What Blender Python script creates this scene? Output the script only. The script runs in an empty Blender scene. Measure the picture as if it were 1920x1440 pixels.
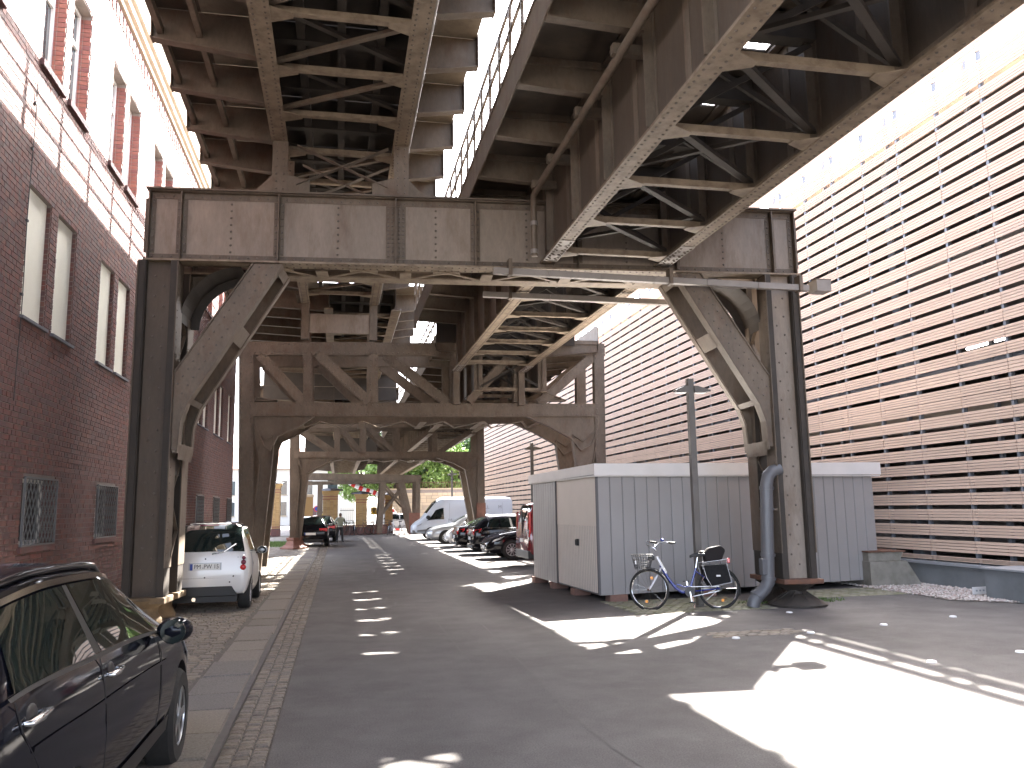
import bpy, bmesh, math, random
from mathutils import Vector, Matrix
random.seed(7)
sc = bpy.context.scene
C = sc.collection
# ---------------------------------------------------------------- camera
EYE = 1.75; FPX = 1550.0
YAW, PITCH, ROLL = math.radians(11.8444), math.radians(8.5078), math.radians(-0.9)
_f = Vector((math.sin(YAW)*math.cos(PITCH), math.cos(YAW)*math.cos(PITCH), math.sin(PITCH)))
_r0 = Vector((math.cos(YAW), -math.sin(YAW), 0)); _u0 = _r0.cross(_f)
_r = _r0*math.cos(ROLL) + _u0*math.sin(ROLL); _u = _u0*math.cos(ROLL) - _r0*math.sin(ROLL)
cd = bpy.data.cameras.new('camera'); cam = bpy.data.objects.new('camera', cd); C.objects.link(cam)
cd.sensor_width = 36; cd.lens = 36*FPX/1920; cd.clip_start = .05; cd.clip_end = 2000
cam.matrix_world = Matrix(((_r.x, _u.x, -_f.x, 0), (_r.y, _u.y, -_f.y, 0), (_r.z, _u.z, -_f.z, EYE), (0, 0, 0, 1)))
sc.camera = cam
# ---------------------------------------------------------------- sky, sun, exposure
TOSUN = Vector((.60, .80, 1.0)).normalized()
world = bpy.data.worlds.new('World'); sc.world = world; world.use_nodes = True
wn = world.node_tree.nodes; sky = wn.new('ShaderNodeTexSky'); sky.sky_type = 'NISHITA'; sky.sun_disc = False
sky.sun_elevation = math.asin(TOSUN.z); sky.sun_rotation = math.atan2(TOSUN.x, TOSUN.y)
sky.air_density = .6; sky.dust_density = 4.0; sky.ozone_density = 1.0
bg = wn['Background']; bg.inputs['Strength'].default_value = 0.15
hsv = wn.new('ShaderNodeHueSaturation'); hsv.inputs['Saturation'].default_value = .55   # thin white summer haze
world.node_tree.links.new(sky.outputs[0], hsv.inputs['Color']); world.node_tree.links.new(hsv.outputs[0], bg.inputs['Color'])
sl = bpy.data.lights.new('sun', 'SUN'); sl.energy = 5.0; sl.angle = math.radians(.53); sl.color = (1, .95, .87)
so = bpy.data.objects.new('sun', sl); C.objects.link(so); so.location = (20, 30, 40)
so.rotation_euler = TOSUN.to_track_quat('Z', 'Y').to_euler()
sc.view_settings.view_transform = 'Standard'; sc.view_settings.look = 'None'
sc.view_settings.exposure = 3.9; sc.view_settings.gamma = 1.0; sc.view_settings.use_curve_mapping = False
sc.cycles.use_denoising = True; sc.cycles.max_bounces = 7; sc.cycles.diffuse_bounces = 5; sc.cycles.glossy_bounces = 3
sc.cycles.transmission_bounces = 4; sc.cycles.transparent_max_bounces = 8
sc.cycles.caustics_reflective = False; sc.cycles.caustics_refractive = False
# ---------------------------------------------------------------- pixel -> place (a pixel is a direction only)
def _ray(x, y): return _f + _r*((x-960)/FPX) - _u*((y-720)/FPX)
def _hit(x, y, k, val):
    d = _ray(x, y); o = Vector((0, 0, EYE)); t = (val-o[k])/d[k]; return o+d*t
def at_x(x, y, X): return _hit(x, y, 0, X)
def at_y(x, y, Y): return _hit(x, y, 1, Y)
def at_z(x, y, Z=0.0): return _hit(x, y, 2, Z)
# ---------------------------------------------------------------- mesh builder
V = Vector
def lerp(a, b, t): return a+(b-a)*t
class MB:
    def __init__(s): s.v = []; s.f = []
    def add(s, vs, fs):
        o = len(s.v); s.v += [tuple(v) for v in vs]; s.f += [tuple(i+o for i in f) for f in fs]; return s
    def box(s, x0, x1, y0, y1, z0, z1):
        return s.add([(x0,y0,z0),(x1,y0,z0),(x1,y1,z0),(x0,y1,z0),(x0,y0,z1),(x1,y0,z1),(x1,y1,z1),(x0,y1,z1)],
            [(0,3,2,1),(4,5,6,7),(0,1,5,4),(1,2,6,5),(2,3,7,6),(3,0,4,7)])
    def cbox(s, c, sx, sy, sz): return s.box(c[0]-sx/2, c[0]+sx/2, c[1]-sy/2, c[1]+sy/2, c[2]-sz/2, c[2]+sz/2)
    def bar(s, a, b, w, h, up=(0,0,1)):
        a, b = V(a), V(b); d = (b-a).normalized(); up = V(up)
        side = d.cross(up)
        if side.length < 1e-5: side = d.cross(V((0,1,0)))
        side.normalize(); u = side.cross(d).normalized(); S = side*(w/2); U = u*(h/2)
        return s.add([a-S-U, a+S-U, a+S+U, a-S+U, b-S-U, b+S-U, b+S+U, b-S+U],
            [(0,1,2,3),(7,6,5,4),(0,4,5,1),(1,5,6,2),(2,6,7,3),(3,7,4,0)])
    def prism(s, pts, ext):
        n = len(pts); e = V(ext); p = [V(q) for q in pts]
        nn = V((0,0,0))
        for i in range(n): nn += p[i].cross(p[(i+1) % n])
        if nn.dot(e) > 0: p.reverse()
        return s.add(p+[q+e for q in p], [tuple(range(n)), tuple(range(2*n-1, n-1, -1))] + [(i, i+n, (i+1) % n+n, (i+1) % n) for i in range(n)])
    def tube(s, pts, r, n=8, closed=False, caps=True):
        P = [V(p) for p in pts]; m = len(P); R = r if isinstance(r, (list, tuple)) else [r]*m
        prev = None; vs = []
        for i in range(m):
            if closed: d = P[(i+1) % m]-P[i-1]
            else: d = P[min(i+1, m-1)]-P[max(i-1, 0)]
            d.normalize()
            if prev is None:
                a = V((0,0,1)) if abs(d.z) < .9 else V((1,0,0)); prev = d.cross(a).normalized()
            prev = (prev-d*prev.dot(d)).normalized(); q = d.cross(prev)
            for k in range(n):
                t = 2*math.pi*k/n; vs.append(P[i]+(prev*math.cos(t)+q*math.sin(t))*R[i])
        fs = []
        for i in range(m if closed else m-1):
            j = (i+1) % m
            for k in range(n): fs.append((i*n+k, i*n+(k+1) % n, j*n+(k+1) % n, j*n+k))
        if caps and not closed: fs += [tuple(range(n-1, -1, -1)), tuple((m-1)*n+k for k in range(n))]
        return s.add(vs, fs)
    def cyl(s, a, b, r, n=12, r2=None): return s.tube([a, b], [r, r if r2 is None else r2], n)
    def lathe(s, prof, c, n=16, axis=(0,0,1)):
        ax = V(axis).normalized(); a = V((1,0,0)) if abs(ax.x) < .9 else V((0,1,0)); p = ax.cross(a).normalized(); q = ax.cross(p); c = V(c)
        vs = [c+ax*z+(p*math.cos(2*math.pi*k/n)+q*math.sin(2*math.pi*k/n))*r for r, z in prof for k in range(n)]
        fs = [(i*n+k, i*n+(k+1) % n, (i+1)*n+(k+1) % n, (i+1)*n+k) for i in range(len(prof)-1) for k in range(n)]
        if prof[0][0] > 1e-4: fs.append(tuple(range(n-1, -1, -1)))
        if prof[-1][0] > 1e-4: fs.append(tuple((len(prof)-1)*n+k for k in range(n)))
        return s.add(vs, fs)
    def rivet(s, c, nrm, r=.018):
        nrm = V(nrm).normalized(); c = V(c); a = V((0,0,1)) if abs(nrm.z) < .9 else V((1,0,0)); p = nrm.cross(a).normalized(); q = nrm.cross(p)
        vs = [c+(p*math.cos(k*math.pi/3)+q*math.sin(k*math.pi/3))*rr+nrm*h for rr, h in ((r, 0), (r*.62, r*.62)) for k in range(6)]
        return s.add(vs, [(k, (k+1) % 6, 6+(k+1) % 6, 6+k) for k in range(6)]+[tuple(range(6, 12))])
    def rivets(s, a, b, n, nrm, r=.018):
        a, b = V(a), V(b)
        for i in range(n): s.rivet(a.lerp(b, i/max(1, n-1)), nrm, r)
        return s
    def ell(s, c, rx, ry, rz, n=14, m=9):
        vs = []; c = V(c)
        for i in range(m+1):
            t = math.pi*i/m
            for k in range(n):
                p = 2*math.pi*k/n; vs.append(c+V((rx*math.sin(t)*math.cos(p), ry*math.sin(t)*math.sin(p), rz*math.cos(t))))
        return s.add(vs, [(i*n+k, (i+1)*n+k, (i+1)*n+(k+1) % n, i*n+(k+1) % n) for i in range(m) for k in range(n)])
    def off(s, d):
        d = V(d); s.v = [(v[0]+d.x, v[1]+d.y, v[2]+d.z) for v in s.v]; return s
    def mesh(s, name, mat=None, smooth=None):
        me = bpy.data.meshes.new(name); me.from_pydata(s.v, [], s.f)
        if mat is not None: me.materials.append(mat)
        if smooth:
            me.shade_smooth(); me.set_sharp_from_angle(angle=math.radians(smooth))
        me.update(); return me
    def build(s, name, mat, parent=None, smooth=None, world=False, bevel=0):
        if not s.v: return None
        if parent is not None and world: s.off(-parent.location)
        o = bpy.data.objects.new(name, s.mesh(name, mat, smooth)); C.objects.link(o)
        if parent is not None: o.parent = parent
        if bevel:
            m = o.modifiers.new('bevel', 'BEVEL'); m.width = bevel; m.segments = 2; m.limit_method = 'ANGLE'; m.harden_normals = False
        return o
def tag(o, label=None, cat=None, group=None, kind=None):
    for k, v in (('label', label), ('category', cat), ('group', group), ('kind', kind)):
        if v: o[k] = v
    return o
def thing(name, label, cat, loc=(0,0,0), rz=0.0, group=None):
    o = bpy.data.objects.new(name, None); C.objects.link(o); o.location = loc; o.rotation_euler = (0, 0, rz)
    o.empty_display_size = .2
    return tag(o, label, cat, group)
def place(name, me, parent, loc=(0,0,0), rot=None):
    o = bpy.data.objects.new(name, me); C.objects.link(o); o.parent = parent; o.location = loc
    if rot: o.rotation_euler = rot
    return o
def copy_tree(o, parent=None):
    c = o.copy(); C.objects.link(c); c.parent = parent
    for ch in list(o.children): copy_tree(ch, c)
    return c
def text(body, size, mat, parent, loc, rot, name='lettering', align='CENTER', ext=.002, sx=1.0):
    cu = bpy.data.curves.new(name, 'FONT'); cu.body = body; cu.size = size; cu.align_x = align; cu.align_y = 'CENTER'; cu.extrude = ext
    cu.materials.append(mat); tmp = bpy.data.objects.new(name, cu); C.objects.link(tmp); bpy.context.view_layer.update()
    me = bpy.data.meshes.new_from_object(tmp.evaluated_get(bpy.context.evaluated_depsgraph_get())); bpy.data.objects.remove(tmp)
    o = bpy.data.objects.new(name, me); C.objects.link(o); o.parent = parent; o.location = loc; o.rotation_euler = rot; o.scale = (sx, 1, 1)
    return o
# ---------------------------------------------------------------- materials
def mat(name, a, b=None, scale=6.0, rough=.7, metal=0.0, bump=0.0, bscale=60.0, island=0.0, cols=None, stain=None, stain_scale=1.2, stain_amt=.5, spec=.5, coat=0.0, stretch=None, detail=6, trans=0.0, emit=None, estr=0.0, alpha=None, speck=0.0, sscale=90.0):
    m = bpy.data.materials.new(name); m.use_nodes = True; nt = m.node_tree; N = nt.nodes; L = nt.links; p = N['Principled BSDF']
    p.inputs['Roughness'].default_value = rough; p.inputs['Metallic'].default_value = metal; p.inputs['Specular IOR Level'].default_value = spec
    if coat: p.inputs['Coat Weight'].default_value = coat; p.inputs['Coat Roughness'].default_value = .04
    if trans: p.inputs['Transmission Weight'].default_value = trans; p.inputs['IOR'].default_value = 1.1
    if emit: p.inputs['Emission Color'].default_value = (*emit, 1); p.inputs['Emission Strength'].default_value = estr
    tc = N.new('ShaderNodeNewGeometry'); vec = tc.outputs['Position']
    if stretch:
        mp = N.new('ShaderNodeMapping'); mp.inputs['Scale'].default_value = stretch; L.new(vec, mp.inputs['Vector']); vec = mp.outputs[0]
    def noise(sc_, det=detail, rgh=.6):
        n = N.new('ShaderNodeTexNoise'); n.inputs['Scale'].default_value = sc_; n.inputs['Detail'].default_value = det; n.inputs['Roughness'].default_value = rgh; L.new(vec, n.inputs['Vector']); return n.outputs['Fac']
    def ramp(fac, lo, hi):
        r = N.new('ShaderNodeMapRange'); r.inputs['From Min'].default_value = lo; r.inputs['From Max'].default_value = hi; L.new(fac, r.inputs['Value']); return r.outputs[0]
    def mix(fac, c1, c2, typ='MIX'):
        x = N.new('ShaderNodeMix'); x.data_type = 'RGBA'; x.blend_type = typ
        for sock, val in ((x.inputs['Factor'], fac), (x.inputs[6], c1), (x.inputs[7], c2)):
            if isinstance(val, (int, float)): sock.default_value = val
            elif isinstance(val, tuple): sock.default_value = (*val, 1)
            else: L.new(val, sock)
        return x.outputs[2]
    col = a
    if cols:
        oi = N.new('ShaderNodeObjectInfo'); ad = N.new('ShaderNodeMath'); ad.operation = 'ADD'
        L.new(oi.outputs['Random'], ad.inputs[0]); L.new(tc.outputs['Random Per Island'], ad.inputs[1])
        fr = N.new('ShaderNodeMath'); fr.operation = 'FRACT'; L.new(ad.outputs[0], fr.inputs[0])
        cr = N.new('ShaderNodeValToRGB'); cr.color_ramp.interpolation = 'LINEAR'
        e = cr.color_ramp.elements
        while len(e) < len(cols): e.new(.5)
        for i, c in enumerate(cols): e[i].position = i/(len(cols)-1); e[i].color = (*c, 1)
        L.new(fr.outputs[0], cr.inputs[0]); col = cr.outputs[0]
        if b: col = mix(ramp(noise(scale), .35, .7), col, b)
    elif b: col = mix(ramp(noise(scale), .32, .68), a, b)
    if stain: 
        f = ramp(noise(stain_scale, 8, .7), .5, .72); mm = N.new('ShaderNodeMath'); mm.operation = 'MULTIPLY'; L.new(f, mm.inputs[0]); mm.inputs[1].default_value = stain_amt
        col = mix(mm.outputs[0], col, stain)
    if island:
        oi = N.new('ShaderNodeObjectInfo'); ad = N.new('ShaderNodeMath'); ad.operation = 'ADD'
        L.new(oi.outputs['Random'], ad.inputs[0]); L.new(tc.outputs['Random Per Island'], ad.inputs[1])
        fr = N.new('ShaderNodeMath'); fr.operation = 'FRACT'; L.new(ad.outputs[0], fr.inputs[0])
        mr = N.new('ShaderNodeMapRange'); mr.inputs['To Min'].default_value = 1-island; mr.inputs['To Max'].default_value = 1+island; L.new(fr.outputs[0], mr.inputs[0])
        cb = N.new('ShaderNodeCombineColor'); [L.new(mr.outputs[0], cb.inputs[i]) for i in range(3)]
        col = mix(1.0, col, cb.outputs[0], 'MULTIPLY')
    if speck:
        mr = N.new('ShaderNodeMapRange'); mr.inputs['From Min'].default_value = .3; mr.inputs['From Max'].default_value = .7; mr.inputs['To Min'].default_value = 1-speck; mr.inputs['To Max'].default_value = 1+speck
        L.new(noise(sscale, 3, .75), mr.inputs[0]); cb = N.new('ShaderNodeCombineColor'); [L.new(mr.outputs[0], cb.inputs[i]) for i in range(3)]
        col = mix(1.0, col, cb.outputs[0], 'MULTIPLY')
    if isinstance(col, tuple): p.inputs['Base Color'].default_value = (*col, 1)
    else: L.new(col, p.inputs['Base Color'])
    if bump:
        bn = N.new('ShaderNodeBump'); bn.inputs['Strength'].default_value = bump; bn.inputs['Distance'].default_value = .01
        L.new(noise(bscale, 4), bn.inputs['Height']); L.new(bn.outputs[0], p.inputs['Normal'])
        rr = N.new('ShaderNodeMapRange'); rr.inputs['To Min'].default_value = max(.05, rough-.1); rr.inputs['To Max'].default_value = min(1, rough+.1)
        L.new(noise(bscale*.13), rr.inputs[0]); L.new(rr.outputs[0], p.inputs['Roughness'])
    return m
M = {}
M['asphalt'] = mat('asphalt', (.092,.085,.082), (.124,.115,.111), 2.0, .92, spec=.25, bump=.6, bscale=150, speck=.38, sscale=75, stain=(.062,.056,.053), stain_scale=.45, stain_amt=.7)
M['asphalt_new'] = mat('asphalt_new', (.115,.112,.115), (.155,.150,.150), 2.0, .9, bump=.5, bscale=180, stain=(.24,.23,.23), stain_scale=.7, stain_amt=.35)
M['ground'] = mat('ground', (.16,.15,.14), (.22,.2,.18), 1.0, .95)
M['tar'] = mat('tar', (.082,.075,.071), (.105,.096,.09), 9, .9, bump=.3)
M['granite'] = mat('granite', (.2,.19,.17), None, 40, .9, speck=.3, sscale=60, bump=.4, bscale=120, spec=.3, cols=[(.12,.104,.092),(.19,.168,.145),(.145,.134,.124),(.205,.182,.15),(.135,.12,.108)])
M['sett'] = mat('sett', (.2,.19,.17), None, 40, .85, speck=.3, sscale=45, bump=.5, bscale=90, cols=[(.115,.098,.08),(.18,.153,.122),(.145,.126,.11),(.195,.165,.125),(.15,.122,.10)])
M['joint'] = mat('joint_sand', (.075,.066,.056), (.12,.105,.085), 20, .95)
M['moss_sett'] = mat('moss_sett', (.2,.19,.17), (.13,.14,.07), 5, .9, bump=.4, cols=[(.20,.18,.14),(.25,.225,.18),(.19,.18,.15)])
M['gravel'] = mat('gravel', (.4,.37,.34), None, 30, .85, cols=[(.45,.40,.36),(.28,.24,.22),(.55,.51,.47),(.36,.26,.23),(.6,.58,.55)])
M['grass'] = mat('grass', (.07,.13,.03), (.11,.16,.05), 4, .9, island=.35)
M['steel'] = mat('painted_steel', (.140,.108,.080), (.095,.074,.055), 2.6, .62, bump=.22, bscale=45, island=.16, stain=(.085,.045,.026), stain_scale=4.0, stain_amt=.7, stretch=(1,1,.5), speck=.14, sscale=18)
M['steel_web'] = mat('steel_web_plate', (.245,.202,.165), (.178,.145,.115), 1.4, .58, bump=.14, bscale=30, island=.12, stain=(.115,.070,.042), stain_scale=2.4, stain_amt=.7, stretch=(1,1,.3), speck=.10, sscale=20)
M['girder'] = mat('girder_web_shaded', (.090,.068,.050), (.060,.045,.033), 1.4, .65, bump=.14, bscale=30, stain=(.07,.042,.026), stain_scale=2.4, stain_amt=.7, stretch=(1,1,.3), speck=.10, sscale=20)  # darker copy of the web plate, under-deck shade put into the colour
M['steel_light'] = mat('steel_flange', (.24,.19,.135), (.155,.118,.082), 5, .6, bump=.2, bscale=40, stain=(.11,.07,.045), stain_scale=5, stain_amt=.7)
M['steel_dark'] = mat('steel_dark', (.040,.031,.024), (.026,.021,.017), 3, .7, bump=.15, bscale=40)  # colour lowered to carry the shade under the decks
M['steel_deck'] = mat('steel_deck', (.075,.058,.043), (.048,.037,.028), 1.6, .7, bump=.12, bscale=30, stain=(.14,.105,.07), stain_scale=2.2, stain_amt=.35)  # deck underside shade is partly in this colour
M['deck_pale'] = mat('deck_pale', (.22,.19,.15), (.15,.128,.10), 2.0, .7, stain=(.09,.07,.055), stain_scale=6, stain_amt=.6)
M['rivet'] = mat('rivet_steel', (.085,.07,.062), (.13,.10,.08), 25, .6)
M['rust'] = mat('rust_steel', (.16,.07,.04), (.10,.055,.04), 6, .8, bump=.3)
M['base_ochre'] = mat('ochre_base', (.17,.118,.066), (.10,.070,.042), 6, .8, bump=.2)
M['base_red'] = mat('red_base', (.20,.085,.06), (.14,.07,.05), 6, .75)
M['conduit'] = mat('conduit_metal', (.27,.245,.225), (.21,.19,.172), 3, .55, metal=.1)
M['brick'] = mat('brick', (.2,.07,.05), (.10,.075,.072), 9, .85, bump=.35, bscale=70, cols=[(.135,.052,.046),(.185,.062,.048),(.105,.052,.052),(.21,.078,.055),(.15,.066,.058)], stain=(.11,.075,.075), stain_scale=.6, stain_amt=.4)
M['mortar'] = mat('mortar', (.27,.235,.21), (.20,.175,.16), 8, .95)
M['brick_red'] = mat('reveal_brick', (.3,.1,.06), None, 9, .85, bump=.3, cols=[(.20,.07,.06),(.26,.10,.075),(.17,.065,.062)])
M['brick_yellow'] = mat('yellow_brick', (.4,.27,.1), None, 9, .85, bump=.3, cols=[(.34,.22,.095),(.40,.27,.12),(.29,.185,.08)])
M['stone_pale'] = mat('pale_stone', (.42,.34,.24), None, 9, .9, bump=.3, cols=[(.40,.32,.22),(.50,.40,.28),(.34,.28,.21)])
M['blind'] = mat('window_blind_panel', (.80,.785,.68), (.76,.745,.645), 3, .8, bump=.2, bscale=150)
M['sill'] = mat('slate_sill', (.10,.105,.125), (.14,.14,.16), 8, .6)
M['sill_red'] = mat('clinker_sill', (.085,.045,.045), (.12,.06,.055), 12, .7)
M['render'] = mat('lime_render', (.6,.54,.45), (.55,.5,.42), 2, .9)
M['frame_white'] = mat('white_frame', (.72,.71,.68), (.65,.64,.62), 4, .5)
M['glass'] = mat('window_glass', (.035,.045,.05), None, rough=.04, spec=.8)
M['carglass'] = mat('car_glass', (.012,.018,.017), None, rough=.02, spec=.75)
M['grille'] = mat('window_grille', (.16,.165,.17), None, rough=.5, metal=.3)
M['terra'] = mat('terracotta_slat', (.58,.43,.335), (.54,.395,.305), 2.0, .75, island=.06, stretch=(1,.2,2))
M['bracket'] = mat('grey_bracket', (.15,.165,.19), None, rough=.5, metal=.3)
M['carpark'] = mat('carpark_concrete', (.34,.30,.29), (.27,.24,.23), 1.0, .9)
M['slab_edge'] = mat('slab_edge', (.24,.21,.175), (.2,.175,.15), 2, .85)
M['bluepipe'] = mat('grey_pipe', (.14,.155,.19), None, rough=.45)
M['plinth'] = mat('plinth_concrete', (.17,.185,.195), (.13,.14,.145), 1.6, .85, bump=.15, stain=(.10,.105,.10), stain_scale=2)
M['coping'] = mat('metal_coping', (.40,.42,.45), None, rough=.4, metal=.5)
M['concrete'] = mat('rough_concrete', (.26,.245,.215), (.18,.17,.145), 3, .9, bump=.4, bscale=25, stain=(.12,.12,.075), stain_scale=1.5)
M['shed'] = mat('shed_cladding', (.30,.288,.284), (.28,.268,.264), 1.5, .45, bump=.04, bscale=12, island=.03)
M['shed_gap'] = mat('shed_groove', (.10,.095,.10), None, rough=.7)
M['shed_trim'] = mat('shed_fascia', (.68,.65,.63), (.62,.6,.58), 2, .45)
M['shed_door'] = mat('shed_door', (.62,.56,.49), (.59,.535,.465), 3, .5)
M['block'] = mat('red_block', (.22,.12,.095), (.17,.10,.08), 9, .9)
M['lamp'] = mat('lamp_post_paint', (.115,.105,.095), (.09,.082,.075), 6, .5)
M['lampglass'] = mat('lamp_diffuser', (.6,.6,.6), None, rough=.4)
M['pvc'] = mat('grey_downpipe', (.105,.105,.112), (.09,.09,.097), 5, .4)
M['black'] = mat('black_plastic', (.012,.012,.013), None, rough=.5)
M['rubber'] = mat('tyre_rubber', (.016,.016,.016), (.024,.023,.022), 30, .85)
M['chrome'] = mat('chrome', (.75,.76,.78), None, rough=.12, metal=1.0)
M['alloy'] = mat('alloy_rim', (.5,.51,.53), None, rough=.28, metal=.85)
M['paint_navy'] = mat('navy_paint', (.007,.008,.013), None, rough=.07, spec=.22)
M['paint_white'] = mat('white_paint', (.70,.69,.67), None, rough=.3, coat=.8)
M['paint_vanwhite'] = mat('van_white_paint', (.62,.66,.72), None, rough=.35, coat=.5)
M['paint_silver'] = mat('silver_paint', (.42,.44,.47), None, rough=.28, metal=.5, coat=.8)
M['paint_black'] = mat('black_paint', (.008,.008,.011), None, rough=.08, spec=.35)
M['paint_red'] = mat('dark_red_paint', (.16,.010,.015), None, rough=.25, coat=1.0)
M['tail'] = mat('tail_light_red', (.50,.008,.012), None, rough=.12, coat=1.0)
M['tail_dark'] = mat('tail_light_dark', (.16,.02,.05), None, rough=.12, coat=1.0)
M['clearlens'] = mat('head_light', (.6,.62,.64), None, rough=.1, metal=.3, coat=1.0)
M['plate'] = mat('number_plate', (.72,.72,.70), None, rough=.4)
M['plate_blue'] = mat('plate_blue', (.02,.06,.32), None, rough=.4)
M['ink'] = mat('black_ink', (.01,.01,.01), None, rough=.6)
M['grey_ink'] = mat('grey_lettering', (.30,.32,.36), None, rough=.6)
M['interior'] = mat('car_interior', (.03,.03,.032), None, rough=.8)
M['bike_blue'] = mat('blue_bike_paint', (.02,.035,.20), None, rough=.25, coat=.8)
M['bike_silver'] = mat('silver_bike_paint', (.5,.5,.52), None, rough=.3, metal=.5)
M['bike_red'] = mat('red_bike_paint', (.4,.03,.03), None, rough=.3)
M['bag'] = mat('pannier_fabric', (.012,.012,.013), (.018,.018,.018), 30, .85, spec=.15)
M['bag_brown'] = mat('saddle_vinyl', (.016,.013,.013), None, rough=.7, spec=.15)
M['piping'] = mat('grey_piping', (.45,.46,.48), None, rough=.5)
M['amber'] = mat('amber_reflector', (.75,.28,.02), None, rough=.2)
M['leaf'] = mat('leaf', (.07,.13,.035), None, 3, .6, cols=[(.11,.19,.035),(.18,.27,.06),(.14,.22,.045),(.22,.31,.085)])
M['leaf_dark'] = mat('leaf_dark', (.04,.09,.03), None, 3, .6, cols=[(.035,.075,.03),(.06,.11,.04),(.05,.09,.03)])
M['bark'] = mat('bark', (.09,.07,.05), (.06,.05,.04), 8, .95)
M['redwhite_r'] = mat('barrier_red', (.5,.03,.025), None, rough=.5)
M['redwhite_w'] = mat('barrier_white', (.72,.72,.72), None, rough=.5)
M['orange'] = mat('safety_orange', (.7,.2,.02), None, rough=.6)
M['yellow'] = mat('sign_yellow', (.75,.45,.03), None, rough=.5)
M['signwhite'] = mat('sign_white', (.7,.7,.7), None, rough=.5)
M['iron'] = mat('iron_fence', (.05,.05,.052), None, rough=.6)
M['farwall'] = mat('far_pale_wall', (.55,.52,.48), (.5,.47,.44), .6, .9)
M['blue_ctrl'] = mat('grey_blue_bin', (.12,.19,.27), None, rough=.6)
M['tube'] = mat('fluorescent_tube', (.8,.8,.8), None, emit=(1,.98,.95), estr=4.0)
M['skin'] = mat('skin', (.45,.25,.18), None, rough=.6)
# ================================================================ ground
R_ = random.Random(11)
def struct(o): o['kind'] = 'structure'; return o
def sheet(name, pts, m, z=None): 
    b = MB(); b.add([(p[0], p[1], z if z is not None else p[2]) for p in pts], [tuple(range(len(pts)))]); return struct(b.build(name, m))
sheet('ground', [(-300,-200), (300,-200), (300,600), (-300,600)], M['ground'], -.05)
road = sheet('road', [(-.47,-16), (12.28,-16), (12.28,62), (-.47,62)], M['asphalt'], 0)
sheet('far_street', [(-40,62), (60,62), (60,140), (-40,140)], M['asphalt'], -.004)
def strip(pts, w, name, m, parent, z=.004):
    b = MB()
    for (x0, y0), (x1, y1) in zip(pts, pts[1:]):
        d = V((x1-x0, y1-y0, 0)).normalized(); n = V((-d.y, d.x, 0))*w/2
        b.add([(x0-n.x, y0-n.y, z), (x1-n.x, y1-n.y, z), (x1+n.x, y1+n.y, z), (x0+n.x, y0+n.y, z)], [(0,3,2,1)])
    return b.build(name, m, parent)
seam = [at_z(x, y) for x, y in ((735,1030),(770,1060),(905,1175),(1000,1265),(1065,1335),(1150,1405),(1215,1440))]
seam = [(p.x+R_.uniform(-.03,.03), p.y) for p in seam]
strip(seam, .022, 'tar_seam', M['tar'], road)
strip([(p.x, p.y) for p in [at_z(x, y) for x, y in ((805,1150),(880,1240),(945,1320))]], .014, 'tar_seam', M['tar'], road)
patch = [at_z(x, y) for x, y in ((1500,1150),(1920,1215),(1920,1155),(1600,1105),(1520,1128))]
for x, y in ((1657,1172),(1787,1157),(1913,1223),(1747,1242),(1520,1187),(1480,1149),(1380,1197)):
    p = at_z(x, y); MB().lathe([(.055,.0),(.045,.018),(0,.022)], (p.x, p.y, .001), 10).build('road_stud', M['signwhite'], road, 50)
# rounded stone: a frustum with a chamfered top
def stone(b, x0, x1, y0, y1, z0, z1, ch=.012, jz=.0, jit=.004):
    q = lambda: R_.uniform(-jit, jit)
    c = [(x0+q(), y0+q()), (x1+q(), y0+q()), (x1+q(), y1+q()), (x0+q(), y1+q())]; cx = (x0+x1)/2; cy = (y0+y1)/2
    tz = [z1+R_.uniform(-jz, jz) for _ in range(4)]
    def ins(p, d): 
        return (p[0]+(d if p[0] < cx else -d), p[1]+(d if p[1] < cy else -d))
    t = [ins(p, ch) for p in c]
    vs = [(p[0], p[1], z0) for p in c]+[(p[0], p[1], tz[i]-ch) for i, p in enumerate(c)]+[(p[0], p[1], tz[i]) for i, p in enumerate(t)]
    fs = [(0,1,5,4),(1,2,6,5),(2,3,7,6),(3,0,4,7),(4,5,9,8),(5,6,10,9),(6,7,11,10),(7,4,8,11),(8,9,10,11)]
    b.add(vs, fs)
def stone_meshes(n, lx, ly, h, m, ch, jz):
    out = []
    for _ in range(n):
        b = MB(); stone(b, -lx/2, lx/2, -ly/2, ly/2, -h, 0, ch, jz, .006); out.append(b.mesh('sett', m, 40))
    return out
# gutter of small setts
gutter = sheet('gutter', [(-.835,-6), (-.468,-6), (-.468,62), (-.835,62)], M['joint'], -.014)
gs = stone_meshes(6, .108, .078, .03, M['sett'], .010, .006); rest = MB(); y = 5.9; n = 0
while y < 60:
    d = .088 if y < 22 else .13
    for k in range(3):
        xx = -.775+.119*k; yy = y+R_.uniform(-.012,.012)+(.04 if k == 1 else 0); zz = R_.uniform(-.006,.004)
        if n < 300 and y > 6.0:
            place('sett', R_.choice(gs), gutter, (xx, yy, zz), (0, 0, R_.uniform(-.06,.06))); n += 1
        else: stone(rest, xx-.054, xx+.054, yy-d*.44, yy+d*.44, -.03, zz, .01, .004)
    y += d
o = rest.build('sett', M['sett'], gutter); o['kind'] = 'stuff'
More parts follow.
